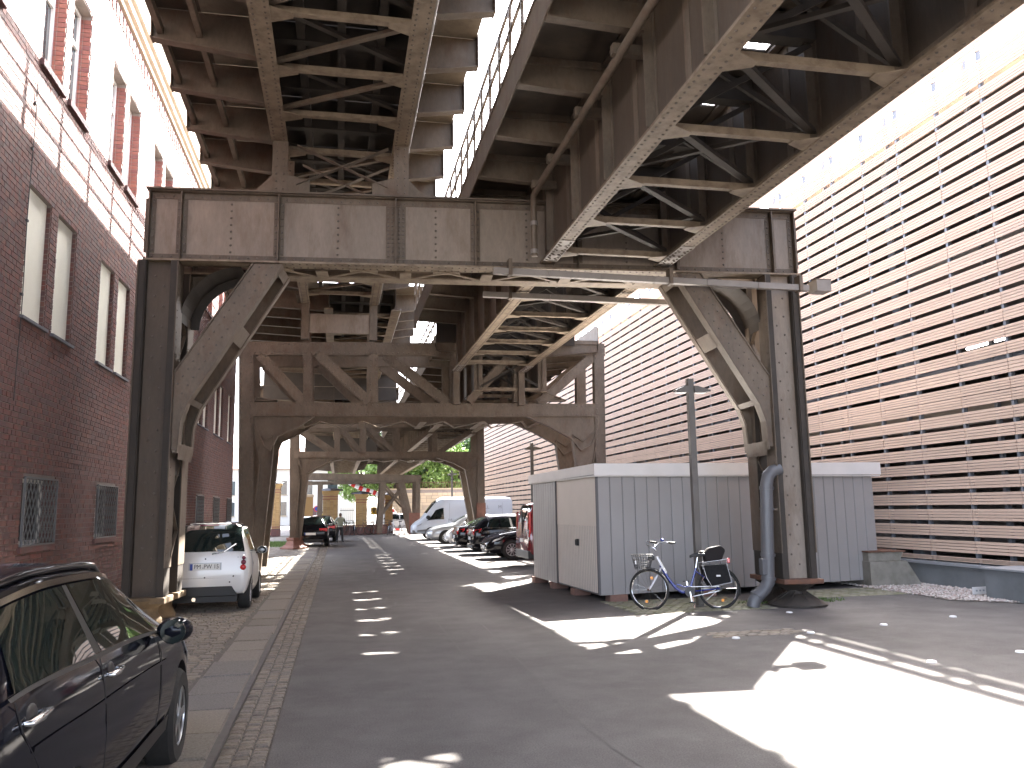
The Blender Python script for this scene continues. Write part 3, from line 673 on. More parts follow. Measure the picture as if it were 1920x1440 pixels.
right_span(13.52, 25.28, 6.0, 3.54, 'lower riveted viaduct span between the solid plate beam and the lattice truss frame', 10.02, True)
right_span(25.36, 39.4, 5.38, 4.25, 'lower viaduct span running beyond the lattice truss frame', 27.0, False)
right_span(39.41, 60.0, 5.30, 4.25, 'lower viaduct span ending over the far X braced tower', 40.0, False)
left_span(-13.0, 13.895, 8.05, -1.09, 'upper riveted viaduct span reaching from overhead to the solid plate beam', 11.61, True)
left_span(13.9, 25.45, 8.05, -1.09, 'upper viaduct span between the solid plate beam and the lattice truss frame', 11.61, True)
left_span(25.46, 39.4, 7.9, -.40, 'upper viaduct span running beyond the lattice truss frame', 26.5, False, 3.15)
left_span(39.41, 60.0, 6.7, -.30, 'upper viaduct span ending over the far X braced tower', 40.2, False, 3.9)
right_span(60.01, 88.0, 5.2, 4.0, 'lower viaduct span running on past the far X braced tower', 61.0, False)
left_span(60.01, 88.0, 5.5, -.6, 'upper viaduct span running on past the far X braced tower', 61.0, False)
# drain pipe along the lower viaduct
dp = thing('drain_pipe', 'grey drain pipe clipped along the lower viaduct and dropping to the plate beam', 'pipe', (3.2, 13.3, 6.0))
MB().tube([(3.2,-12,7.07),(3.2,13.0,7.07),(3.2,13.2,7.04),(3.22,13.3,6.9),(3.22,13.3,6.0)], .055, 10).build('pipe', M['steel'], dp, 50, world=True)
for y in (5.6,7.2,8.7,10.3,11.85,12.9): MB().box(3.1,3.52,y-.05,y+.05,7.06,7.19).build('clip', M['steel'], dp, world=True)
MB().cyl((3.22,13.3,6.55),(3.22,13.3,6.62),.068,10).cyl((3.22,13.3,6.05),(3.22,13.3,6.12),.068,10).build('collar', M['conduit'], dp, world=True)
# ================================================================ plate-girder portal frame

g1 = thing('portal_frame', 'riveted steel portal frame with solid plate beam beside the grey shed', 'steel frame', (-2.98, 14.2, 0), math.radians(-4))
G_ = lambda b, n, m, **k: b.build(n, m, g1, **k)
DV = .82; ZT, ZB = 7.10, 5.90; U0, U1 = -.22, 11.22
stiff = [-.17, .34, 1.92, 3.89, 5.27, 7.1, 8.9, 10.74, 11.17]
for v, near in ((0, True), (DV, False)):
    us = stiff
    for a, b in zip(us, us[1:]): G_(MB().box(a+.002, b-.002, v-.01, v+.01, ZB, ZT), 'web_panel', M['steel_web'])
    G_(MB().box(U0, U1, v-.17, v+.17, ZT, ZT+.03), 'top_flange', M['steel']); G_(MB().box(U0, U1, v-.17, v+.17, ZB-.03, ZB), 'bottom_flange', M['steel_light'])
    G_(MB().box(U0+.03, U1-.03, v-.024, v-.0115, ZT-.12, ZT-.002).box(U0+.03, U1-.03, v-.12, v-.0245, ZT-.016, ZT-.002), 'flange_angle', M['steel'])
    G_(MB().box(U0+.03, U1-.03, v-.024, v-.0115, ZB+.002, ZB+.12).box(U0+.03, U1-.03, v-.12, v-.0245, ZB+.002, ZB+.016), 'flange_angle', M['steel'])
    for u in us:
        w = .17 if abs(u-3.89) < .01 else .085
        e = (u < 0) - (u > 11.1)
        G_(MB().box(u-.01, u+.01, v-.145, v-.026, ZB+.017, ZT-.017).box(u-w, u+w, v-.030, v-.0245, ZB+.13, ZT-.13) , 'stiffener', M['steel'])
    if near:
        rv = MB()
        for u in us:
            ws = (-.13,-.06,.06,.13) if abs(u-3.89) < .01 else ((.05,) if u < 0 else ((-.05,) if u > 11.1 else (-.052,.052)))
            for dw in ws: rv.rivets((u+dw, v-.03, ZB+.18), (u+dw, v-.03, ZT-.18), 8 if len(ws) < 4 else 12, (0,-1,0), .02)
        for a, b in zip(us, us[1:]):
            if b-a > .9:
                m_ = (a+b)/2; rv.rivets((m_, v-.0105, ZB+.18), (m_, v-.0105, ZT-.18), 8, (0,-1,0), .022)
        rv.rivets((U0+.1, v-.024, ZT-.075), (U1-.1, v-.024, ZT-.075), 74, (0,-1,0), .017); rv.rivets((U0+.1, v-.024, ZB+.075), (U1-.1, v-.024, ZB+.075), 74, (0,-1,0), .02)
        for s in (-.10,.10): rv.rivets((1.7, v+s, ZB-.03), (U1-1.9, v+s, ZB-.03), 66, (0,0,-1), .018)
        tag(G_(rv, 'rivets', M['rivet']), kind='stuff')
# columns
def column(uc, v, side, zt, near):
    w = .30
    c = MB().box(uc-.20, uc+.20, v-.035, v-.015, .46, zt)
    G_(c, 'column_web', M['girder'] if uc < 5 else M['steel_web'])  # left web darker: its dimmer light is put into the colour
    for s in (-1, 1):
        f = MB().box(uc+s*w-.012, uc+s*w+.012, v-.17, v+.15, .46, zt)
        f.box(min(uc+s*.205, uc+s*(w-.014)), max(uc+s*.205, uc+s*(w-.014)), v-.17, v-.145, .46, zt)
        f.box(min(uc+s*.19, uc+s*.21), max(uc+s*.19, uc+s*.21), v-.145, v-.036, .46, zt)
        G_(f, 'column_channel', M['steel_dark'])
        G_(MB().box(uc+s*(w+.013)-.008, uc+s*(w+.013)+.008, v-.2, v+.18, .9, zt-.02), 'cover_plate', M['steel'])
    if near:
        rv = MB(); z = .7; k = 0
        while z < zt-.1:
            rv.rivet((uc-.07 if k % 2 else uc+.07, v-.035, z), (0,-1,0), .021); z += .17; k += 1
        for s in (-1, 1): rv.rivets((uc+s*(w+.021), v-.12, 1), (uc+s*(w+.021), v-.12, zt-.1), 40, (s,0,0), .014)
        tag(G_(rv, 'rivets', M['rivet']), kind='stuff')
for uc, side in ((.03, 1), (10.83, -1)):
    for v, near in ((0, True), (DV, False)): column(uc, v, side, ZB-.03, near)
    # lacing between the two frames
    zz = .9; k = 0
    while zz < 5.2:
        for s in (-.26, .26):
            a, b = (uc+s, .15, zz), (uc+s, DV-.17, zz+.55)
            if k % 2: a, b = (uc+s, DV-.17, zz), (uc+s, .15, zz+.55)
            G_(MB().bar(a, b, .012, .06, (1,0,0)), 'lacing_bar', M['steel'])
        zz += .55; k += 1
    for zc in (2.5, 3.9): G_(MB().box(uc-.27, uc+.27, .16, DV-.17, zc-.14, zc+.14), 'tie_plate', M['steel_dark'])
    # knee braces: front and back bars, pierced soffit plate between them
    q = lambda u, v, z: (uc+side*(u-.03), v, z)
    A0, A1 = (.42, 3.35), (1.86, 5.86)      # outer edge low -> high
    B0, B1 = (.50, 3.45), (2.0, 5.86)      # soffit edge
    for v in (-.12, DV-.06):
        G_(MB().prism([q(.34, v, 3.98), q(1.55, v, 5.86), q(B1[0], v, B1[1]), q(.56, v, 3.50), q(.46, v, 3.22), q(.43, v, 2.75), q(.34, v, 2.75)], (0, .03, 0)), 'knee_brace', M['steel'])
        e = MB(); e.bar(q(B1[0], v+.04, B1[1]), q(.57, v+.04, 3.50), .16, .022, (side,0,-1)); e.bar(q(.57, v+.04, 3.50), q(.47, v+.04, 3.2), .16, .022, (side,0,-1)); e.bar(q(.47, v+.04, 3.2), q(.44, v+.04, 2.7), .16, .022, (side,0,-1))
        e.bar(q(1.53, v+.04, 5.86), q(.34, v+.04, 3.99), .14, .02, (side,0,-1)); G_(e, 'brace_angle', M['steel'])
    rv = MB()
    for f in (.28, .72): 
        rv.rivets(V(q(.36+.16*f, -.12, 3.92-.36*f)), V(q(1.50+.46*f, -.12, 5.80)), 17, (0,-1,0), .019)
    tag(G_(rv, 'rivets', M['rivet']), kind='stuff')
    # soffit plate with three long openings
    pth = [V(q(B1[0], 0, B1[1])), V(q(.57, 0, 3.50)), V(q(.47, 0, 3.2)), V(q(.44, 0, 2.6))]
    tot = (pth[1]-pth[0]).length
    def soff(s): return pth[0].lerp(pth[1], s/tot)
    for a, b in ((0, .16), (1.22, 1.52), (tot-.10, tot)):
        s = MB(); p, r_ = soff(a), soff(b)
        s.add([(p.x, -.05, p.z), (r_.x, -.05, r_.z), (r_.x, DV, r_.z), (p.x, DV, p.z)], [(0,1,2,3)]); G_(s, 'batten_plate', M['steel'])
    for v0, v1 in ((-.06, .09), (DV-.13, DV)):
        s = MB()
        for p, r_ in zip(pth, pth[1:]): s.add([(p.x, v0, p.z), (r_.x, v0, r_.z), (r_.x, v1, r_.z), (p.x, v1, p.z)], [(0,1,2,3)])
        G_(s, 'soffit_plate', M['steel'])
    p, r_ = pth[2], pth[3]; s = MB().add([(p.x, -.05, p.z-.35), (r_.x, -.05, r_.z), (r_.x, DV, r_.z), (p.x, DV, p.z-.35)], [(0,1,2,3)]); G_(s, 'batten_plate', M['steel'])
    # curved haunch in the back frame
    R0 = .95; arc = [q(.34+R0-R0*math.cos(t), DV-.02, 5.86-R0+R0*math.sin(t)) for t in [math.pi/2*i/10 for i in range(11)]]
    G_(MB().prism([q(.34, DV-.02, 5.86)]+arc, (0, .03, 0)), 'haunch_plate', M['steel'])
    s = MB(); [s.bar(a, b, .30, .02, (0,1,0)) for a, b in zip(arc, arc[1:])]
    for a, b in zip(arc, arc[1:]): s.add([(a[0], .1, a[2]), (b[0], .1, b[2]), (b[0], DV, b[2]), (a[0], DV, a[2])], [(0,1,2,3)])
    G_(s, 'haunch_soffit', M['steel_dark'])
    # feet
    for v in (0, DV):
        if side > 0:
            G_(MB().box(uc-.36, uc+.36, v-.27, v+.27, .36, .46), 'base_plate', M['base_ochre'], bevel=.015)
            G_(MB().lathe([(.32,.36),(.29,.30),(.20,.24),(.20,.16),(.26,.06),(.26,.0)], (uc, v, .055), 20), 'base_foot', M['base_ochre'], smooth=40)
        else:
            G_(MB().box(uc-.36, uc+.36, v-.30, v+.30, .38, .46), 'base_plate', M['rust'], bevel=.01)
            G_(MB().lathe([(.16,.02),(.16,.24),(.40,.378)], (uc, v, 0), 4), 'base_neck', M['steel_dark'])
            f = MB().lathe([(.5,.0),(.5,.03),(.18,.20),(.15,.26)], (uc, v, .01), 16)
            for k in range(8):
                t = k*math.pi/4; d = V((math.cos(t), math.sin(t), 0)); f.prism([V((uc, v, .03))+d*.15, V((uc, v, .03))+d*.5, V((uc, v, .25))+d*.16], V((-d.y, d.x, 0))*.03)
            G_(f, 'base_foot', M['steel_dark'])
# horizontal lattice between the bottom flanges
u = 1.9; k = 0
while u < 9.0:
    a, b = (u, .15, ZB-.05), (u+.72, DV-.15, ZB-.05)
    if k % 2: a, b = (u, DV-.15, ZB-.05), (u+.72, .15, ZB-.05)
    G_(MB().bar(a, b, .07, .015), 'lattice_bar', M['steel_light'])
    if k % 2 == 0: G_(MB().box(u-.24, u+.24, .12, .30, ZB-.046, ZB-.034), 'lattice_gusset', M['steel_light']); G_(MB().box(u+.48, u+.96, DV-.3, DV-.12, ZB-.047, ZB-.035), 'lattice_gusset', M['steel_light'])
    if k % 2: G_(MB().box(u-.10, u+.10, .17, DV-.17, ZB-.07, ZB-.055), 'lattice_tie', M['steel_light'])
    u += .72; k += 1
# trestles on top of the beam under the upper viaduct
for v in (0, DV):
    for u in (1.92, 3.98):
        G_(MB().box(u-.13, u+.13, v-.10, v-.085, ZT+.03, 8.05).box(u-.012, u+.012, v-.085, v+.1, ZT+.03, 8.05), 'trestle_post', M['steel'])
        rv = MB().rivets((u-.06, v-.10, ZT+.1), (u-.06, v-.10, 8.0), 7, (0,-1,0), .016).rivets((u+.06, v-.10, ZT+.1), (u+.06, v-.10, 8.0), 7, (0,-1,0), .016); tag(G_(rv, 'rivets', M['rivet']), kind='stuff')
        s = 1 if u < 3 else -1
        G_(MB().prism([(u+s*.13, v-.09, ZT+.03), (u+s*.50, v-.09, ZT+.03), (u+s*.50, v-.09, ZT+.26), (u+s*.13, v-.09, ZT+.36)], (0,.012,0)), 'gusset', M['steel'])
        G_(MB().prism([(u-s*.13, v-.09, ZT+.03), (u-s*.42, v-.09, ZT+.03), (u-s*.13, v-.09, ZT+.34)], (0,.012,0)), 'gusset', M['steel'])
    G_(MB().bar((2.2, v-.07, ZT+.18), (3.75, v-.07, 8.0), .012, .11, (0,1,0)), 'trestle_brace', M['steel']); G_(MB().bar((3.75, v-.055, ZT+.18), (2.2, v-.055, 8.0), .012, .11, (0,1,0)), 'trestle_brace', M['steel'])
# bearing seats framing the lower viaduct into the beam
# cable trunking
def trunk(name, label, a, b, n, w=.11, h=.105, hang=()):
    a, b = V(a), V(b); t = thing(name, label, 'cable duct', a)
    for i in range(n):
        p, r_ = a.lerp(b, i/n), a.lerp(b, (i+1)/n); d = (r_-p).normalized()*.004
        MB().bar(p+d-a, r_-d-a, w, h).build('duct_section', M['conduit'], t)
    for f in hang:
        p = a.lerp(b, f)-a; MB().box(p.x-.03, p.x+.03, p.y-.09, p.y+.09, p.z-h*.5-.02, p.z+h*.5+.16).build('hanger', M['steel'], t)
    return t
trunk('cable_duct', 'pale metal cable duct along the front edge of the plate beam', at_y(925, 508, 13.45), at_y(1515, 541, 12.95), 6, hang=(.05,.55,.97))
p = at_y(1538, 538, 12.95); q_ = thing('junction_box', 'grey junction box at the end of the cable duct on the column', 'box', p)
MB().box(-.14,.14,-.12,.16,-.10,.10).build('box', M['conduit'], q_); MB().box(-.15,.15,-.122,.16,.10,.115).build('lid', M['steel'], q_)
trunk('cable_duct', 'pale metal cable duct slung below the back of the plate beam', at_y(905, 552, 15.7), at_y(1395, 574, 15.2), 4, hang=(.1,.8))
# ================================================================ lattice truss frames further along
def frame_from(name, label, Y, dy, spec, mm, thick=.24):
    o_ = at_y(spec['foot'][0], spec['foot'][1], Y); t = thing(name, label, 'steel frame', (o_.x, Y, 0))
    P = lambda x, y, Yk: at_y(x, y, Y)+V((0, Yk, 0))
    for k in range(2):
        Yk = dy*k
        for bi, (nm, a, b, w) in enumerate(spec['bars']):
            A_, B2 = P(*a, Yk), P(*b, Yk)
            tt = thick*.42+.0045*bi*(1 if bi % 2 else -.6)
            for s in (-1, 1): MB().bar(A_+V((0, s*tt, 0)), B2+V((0, s*tt, 0)), .02, w, (0,1,0) if False else ((1,0,0) if abs((B2-A_).normalized().z) > .7 else (0,0,1))).build(nm, mm, t, world=True)
            m2 = MB().bar(A_, B2, thick*.8-.003*bi, .02, (1,0,0) if abs((B2-A_).normalized().z) > .7 else (0,0,1)); m2.build(nm, mm, t, world=True)
            if k == 0 and spec.get('riv'):
                rv = MB(); n = max(3, int((B2-A_).length/.16)); d = (B2-A_).normalized(); nv = V((0,-1,0)).cross(d)*(w*.32)
                for sg in (-1, 1): rv.rivets(A_+V((0,-tt-.0105,0))+nv*sg, B2+V((0,-tt-.0105,0))+nv*sg, n, (0,-1,0), .02)
                tag(rv.build('rivets', M['rivet'], t, world=True), kind='stuff')
        for pi_, (nm, poly) in enumerate(spec['plates']):
            hp = thick*.27-.006*pi_; pts = [P(*a, Yk)-V((0, hp, 0)) for a in poly]; MB().prism(pts, (0, 2*hp, 0)).build(nm, mm, t, world=True)
            n = len(pts); r = MB()
            for i in range(n):
                a, b = pts[i]+V((0, hp, 0)), pts[(i+1) % n]+V((0, hp, 0)); r.bar(a, b, .035, thick*1.12-.008*pi_, (0,1,0))
            r.build('edge_angle', mm, t, world=True)
    for (x0, y0, x1, y1, n) in spec.get('lattice', []):
        a, b = P(x0, y0, 0), P(x1, y1, 0)
        for i in range(n):
            p, q2 = a.lerp(b, i/n), a.lerp(b, (i+1)/n)
            if i % 2: p, q2 = p+V((0,dy,0)), q2
            else: q2 = q2+V((0,dy,0))
            MB().bar(p, q2, .08, .02).build('lattice_bar', M['steel_light'], t, world=True)
            if i % 3 == 1: MB().bar(p-V((0,0,.02)), V((p.x, Y, p.z-.02)) if i % 2 else p+V((0,dy,-.02)), .2, .02).build('lattice_tie', M['steel_light'], t, world=True)
    return t
t2 = frame_from('truss_frame', 'riveted lattice truss frame straddling the road behind the grey shed', 25.6, 2.1, dict(foot=(470,1065), riv=True,
  bars=[('top_chord',(447,654),(1132,657),.40), ('bottom_chord',(470,768),(1125,770),.42), ('column',(462,650),(462,1075),.42), ('column',(1121,655),(1128,1080),.34),
   ('post',(577,665),(577,755),.27), ('post',(700,665),(700,755),.27), ('post',(850,665),(850,755),.22), ('post',(968,665),(968,755),.22),
   ('diagonal',(487,665),(570,755),.30), ('diagonal',(597,665),(692,755),.30), ('diagonal',(722,665),(838,755),.30), ('diagonal',(878,755),(958,665),.26), ('diagonal',(1010,757),(1112,668),.30)],
  plates=[('haunch',[(472,780),(590,780),(560,800),(520,818),(507,845),(496,838)]), ('haunch',[(1120,780),(985,780),(1030,800),(1070,822),(1088,845),(1108,835),(1120,800)]),
   ('leg',[(474,800),(500,825),(513,815),(512,845),(488,1072),(466,1072),(487,870)]), ('leg',[(1120,805),(1092,828),(1072,815),(1076,845),(1112,1072),(1134,1072),(1110,870)]),
   ('gusset',[(478,745),(520,752),(478,752)]), ('gusset',[(1010,752),(1060,752),(1020,735)])],
  lattice=[(520,790,1050,790,14)]), M['steel'])
for u in (-1.09, .97):
    for dy in (-.02, 2.1): MB().box(u-.12, u+.12, 25.6+dy-.1, 25.6+dy+.1, 6.95, 8.05).build('trestle_post', M['steel'], t2, world=True)
MB().box(-1.0, .9, 25.52, 25.56, 7.15, 7.75).build('trestle_plate', M['steel_web'], t2, world=True)
for x in (3.54, 5.62): MB().box(x-.1, x+.1, 25.3, 25.5, 4.95, 6.0).build('trestle_post', M['steel'], t2, world=True)
MB().box(2.9, 7.4, 25.30, 25.34, 6.9, 7.9).build('gap_cover_plate', M['steel_dark'], t2, world=True)  # added dark plate, blocks the bright sky gap where the spans step
t3 = frame_from('truss_frame', 'lattice truss frame with a flared rusty foot beside the black parked cars', 39.5, 1.9, dict(foot=(550,1030), riv=False,
  bars=[('top_chord',(548,797),(906,795),.30), ('bottom_chord',(552,853),(900,853),.30), ('column',(551,795),(551,1012),.36), ('column',(900,795),(903,1012),.34),
   ('post',(632,802),(632,848),.26), ('post',(681,802),(681,848),.26), ('post',(745,802),(745,848),.22), ('post',(815,802),(815,848),.22),
   ('diagonal',(560,803),(628,848),.24), ('diagonal',(640,803),(676,848),.24), ('diagonal',(690,803),(742,848),.24), ('diagonal',(755,848),(810,803),.2), ('diagonal',(825,848),(890,803),.22)],
  plates=[('haunch',[(558,857),(632,857),(590,878),(575,888),(566,880)]), ('haunch',[(896,857),(815,857),(850,868),(876,882),(890,876)]),
   ('leg',[(558,868),(573,886),(576,884),(574,905),(561,1012),(552,1012),(562,905)]), ('leg',[(897,868),(880,884),(872,880),(876,900),(896,1010),(908,1010),(893,905)])],
  lattice=[(590,862,850,862,10)]), M['steel'])
c_ = at_y(551, 1012, 39.5)
for dy in (0, 1.9): MB().lathe([(.62,.0),(.60,.07),(.40,.16),(.30,.36),(.34,.42),(.34,.5)], (c_.x, 39.5+dy, .055), 4).build('base_foot', M['base_red'], t3, world=True)
for u in (-.3, 1.76):
    MB().box(u-.1, u+.1, 39.4, 39.6, 5.7, 6.7).build('trestle_post', M['steel'], t3, world=True)
MB().box(-3.5, 2.6, 39.42, 39.46, 6.9, 8.6).build('gap_cover_plate', M['steel_dark'], t3, world=True)  # added to shut out the sky at the next step
t4 = frame_from('truss_frame', 'far steel tower with crossed braces and red painted feet beside parked bicycles', 60.0, 3.0, dict(foot=(718,1003), riv=False,
  bars=[('top_chord',(560,892),(790,896),.40), ('bottom_chord',(575,905),(790,901),.16), ('column',(719,904),(711,1000),.36), ('column',(784,900),(783,1002),.30), ('leg',(752,903),(776,1002),.42), ('column',(600,904),(598,1000),.3),
   ('brace',(722,910),(758,950),.14), ('brace',(755,915),(716,965),.14)], plates=[], lattice=[(600,905,760,903,8)]), M['steel'])
for px_ in ((776,985),): 
    p = at_y(*px_, 59.8); MB().box(p.x-.35, p.x+.42, 59.7, 59.9, 0, 1.5).build('painted_foot', M['base_red'], t4, world=True)
MB().box(-2.4, 2.6, 60.0, 60.04, 5.5, 7.6).build('gap_cover_plate', M['steel_dark'], t4, world=True)  # added sky blocker between the stepped upper spans
p = at_y(903, 985, 39.3); MB().box(p.x-.22, p.x+.22, 39.36, 39.38, 0, 2.0).build('painted_foot', M['base_red'], t3, world=True)
# ================================================================ garage shed
sh = thing('garage_shed', 'grey ribbed metal garage shed with white fascia behind the parked bicycle', 'shed', (4.72, 14.9, 0))
S = lambda b, n, m, **k: b.build(n, m, sh, world=True, **k)
FL, FR = V((4.72,14.92,0)), V((11.30,16.05,0)); BL = V((4.56,19.55,0)); BR = FR+(BL-FL)
fd = (FR-FL).normalized(); fn = V((fd.y,-fd.x,0)); ld = (BL-FL).normalized(); ln = V((-ld.y, ld.x, 0))
if ln.x > 0: ln = -ln
ZB0, ZT0 = .13, 2.34
def cladding(a, b, nrm, w, name='wall_panel', z0=ZB0, z1=ZT0, m=None, rib=.016):
    L = (b-a).length; d = (b-a).normalized(); n = max(1, round(L/w)); st = L/n
    for i in range(n):
        p = a+d*(i*st); q = a+d*((i+1)*st); g = d*.016
        pts = [p+g*.3-nrm*.012, p+g+nrm*rib*.2, q-g+nrm*rib*.2, q-g*.3-nrm*.012]
        MB().prism([V((x.x, x.y, z0)) for x in pts], (0,0,z1-z0)).build(name, m or M['shed'], sh, world=True)
bk = MB(); t_ = .03
bk.prism([FL-fn*.014+ln*-.014, FR-fn*.014, BR, BL-ln*.014], (0,0,ZT0)); bk.off((0,0,ZB0-.0)); S(bk, 'shed_core', M['shed_gap'])
cladding(FL, FR, fn, .272)
d0 = FL+ld*.02; d1 = FL+ld*2.62; d2 = FL+ld*2.70
cladding(d2, BL+ld*-.02, ln, .20)
dr = MB(); n = 26
for i in range(n):
    a = d0.lerp(d1, i/n+.006); b = d0.lerp(d1, (i+1)/n-.006); pts = [a-ln*.008, a.lerp(b,.2)+ln*.004, a.lerp(b,.8)+ln*.004, b-ln*.008]
    dr.prism([V((x.x, x.y, .16)) for x in pts], (0,0,1.22))
o = S(dr, 'garage_door', M['shed_door'])
up = MB(); a, b = d0, d1; up.prism([V((x.x, x.y, 1.38)) for x in (a-ln*.01, a+ln*.003, b+ln*.003, b-ln*.01)], (0,0,.93)); S(up, 'garage_door_panel', M['shed_door'])
fr = MB()
for p in (d0-ld*.012, d1+ld*.02): fr.bar(V((p.x,p.y,.14))+ln*.006, V((p.x,p.y,2.33))+ln*.006, .05, .04, ln)
S(fr, 'door_frame', M['shed_gap'])
h = d0.lerp(d1,.45)+ln*.006; S(MB().cbox((h.x-.02,h.y,1.05), .05, .09, .13).cbox((h.x-.05,h.y,1.05), .03, .03, .10), 'handle', M['black'])
ov = .10; A_, B2, C2, D2 = FL+fn*ov-fd*ov, FR+fn*ov+fd*.16, BR+fd*.16, BL-fd*ov
for a, b in ((A_, B2), (D2, A_)):
    d = (b-a).normalized(); nn = V((d.y,-d.x,0)); up = .0
    za = 2.53; zb_ = 2.53+(.10 if a is A_ else 0)
    MB().add([V((a.x,a.y,2.32)), V((b.x,b.y,2.34)), V((b.x,b.y,2.60 if a is A_ else 2.54)), V((a.x,a.y,2.54 if a is A_ else 2.51)),
      V((a.x,a.y,2.32))-nn*.03, V((b.x,b.y,2.34))-nn*.03, V((b.x,b.y,2.60 if a is A_ else 2.54))-nn*.03, V((a.x,a.y,2.54 if a is A_ else 2.51))-nn*.03],
      [(0,1,2,3),(7,6,5,4),(3,2,6,7),(0,4,5,1),(1,5,6,2),(0,3,7,4)]).build('fascia', M['shed_trim'], sh, world=True)
MB().add([V((p.x,p.y,z)) for p, z in ((A_+fn*-.04,2.49),(B2+fn*-.04,2.55),(C2,2.55),(D2+fd*.04,2.49))], [(0,1,2,3)]).build('roof', M['shed_trim'], sh, world=True)
MB().prism([V((p.x,p.y,2.30)) for p in (A_+fn*-.03+fd*.03, B2+fn*-.03, C2, D2+fd*.03)], (0,0,.03)).build('soffit', M['shed_trim'], sh, world=True)
for p in (FL+fd*.25, FL+fd*2.2, FL+fd*4.4, FL+ld*1.4, FL+ld*2.9, FL+ld*4.4):
    MB().cbox((p.x+.12, p.y+.12, .065), .34, .30, .13).build('footing_block', M['block'], sh, world=True)
# ================================================================ lamp posts
def lamp_post(p, H, label):
    t = thing('lamp_post', label, 'street lamp', (p.x, p.y, 0), 0, 'square lamp posts along the parking row')
    MB().box(-.055,.055,-.055,.055,0,H).build('post', M['lamp'], t, bevel=.006)
    MB().box(-.09,.09,-.09,.09,0,.03).build('base_plate', M['lamp'], t)
    for s in (-1, 1):
        a = MB(); z = H-.26
        e_ = .36 if s > 0 else .28; a.prism([(s*.055,-.09,z), (s*e_,-.09,z+.02), (s*e_,-.09,z+.05), (s*.12,-.09,z+.12), (s*.055,-.09,z+.12)], (0,.18,0))
        hd = a.build('lamp_head', M['lamp'], t); MB().box(min(s*.09,s*.28), max(s*.09,s*.28), -.055, .055, z-.004, z+.006).build('diffuser', M['lampglass'], hd)
    return t
lamp_post(at_z(1313,1138), 4.0, 'dark square lamp post beside the bicycle in front of the shed')
lamp_post(V((7.0,30.0,0)), 4.13, 'dark square lamp post rising behind the grey shed')
lamp_post(at_z(848,1006), 4.15, 'dark square lamp post in front of the silver car and white van')
# ================================================================ downpipe, stone shaft, utility box
pp = thing('downpipe', 'thick grey plastic downpipe with bend beside the steel column foot', 'pipe', (7.2, 13.3, 0))
pa = [at_y(x, y, 13.35) for x, y in ((1462,880),(1448,884),(1440,893),(1437,910),(1440,1075),(1441,1090),(1434,1104),(1420,1118),(1414,1127),(1412,1139))]
MB().tube(pa, .112, 14, caps=True).build('pipe', M['pvc'], pp, 50, world=True)
for i, j in ((3,4),(3,4),(3,4),(5,6),(7,8)): pass
for x, y, x2, y2 in ((1437,912,1437,918),(1438,952,1438,956),(1440,1037,1440,1043),(1441,1082,1441,1088),(1421,1115,1418,1119)):
    MB().cyl(at_y(x,y,13.35), at_y(x2,y2,13.35), .126, 14).build('collar', M['pvc'], pp, 50, world=True)
c = at_y(1440,1062,13.35); MB().cbox((c.x-.09,c.y-.03,c.z), .12, .13, .27).build('inspection_hatch', M['pvc'], pp, world=True, bevel=.01)
c = at_y(1446,955,13.35); MB().cbox((c.x+.1,c.y+.0,c.z), .25, .04, .04).build('wall_clamp', M['steel'], pp, world=True)
vs = thing('vent_shaft', 'squat tapering concrete shaft with rusty collar by the slatted wall', 'vent shaft', (11.1, 16.4, 0))
b = MB(); b.prism([(-.25,-.7,0),(.95,-.7,0),(.62,-.7,.52),(-.25,-.7,.52)], (0,1.3,0)); b.build('shaft', M['concrete'], vs)
MB().prism([(-.22,-.62,.523),(.52,-.62,.523),(.60,-.62,.70),(-.22,-.62,.70)], (0,1.1,0)).build('collar', M['concrete'], vs); MB().box(-.24,.63,-.66,.52,.703,.73).build('rim', M['rust'], vs)
ub = thing('utility_box', 'low grey metal utility box with flat lid beside the gravel bed', 'box', (11.86, 12.5, 0))
MB().box(-.45,.36,-.9,.70,0,.52).build('body', M['plinth'], ub, bevel=.01); MB().box(-.49,.38,-.94,.74,.523,.56).build('lid', M['coping'], ub, bevel=.006)
el = thing('pipe_elbow', 'grey plastic pipe elbow poking out of the gravel', 'pipe', at_z(1838,1098,.05))
MB().tube([(0,0,-.05),(0,0,.10),(.03,0,.17),(.09,0,.22),(.17,0,.23)], .07, 12).build('elbow', M['pvc'], el, 50); MB().cyl((.0,0,.08),(0,0,.12),.08,12).build('collar', M['pvc'], el, 50)
sg = thing('ground_sign', 'small pale sign lying in the gravel before the slatted wall', 'sign', at_z(1838,1116,.02), .1)
MB().box(-.17,.17,-.008,.008,.02,.15).build('panel', M['signwhite'], sg); MB().box(-.16,-.14,-.005,.02,-.02,.02).box(.14,.16,-.005,.02,-.02,.02).build('spike', M['iron'], sg)
for i in range(3): MB().box(-.10+.08*i,-.06+.08*i,-.0095,-.0085,.07,.10).build('printed_mark', M['grey_ink'], sg)
for i, (x0, x1) in enumerate(((11.1,11.75),(11.78,12.2))):
    MB().box(x0,x1,11.5-i*.1,11.95-i*.1,.0,.05).build('edge_slab', M['granite'], gb)
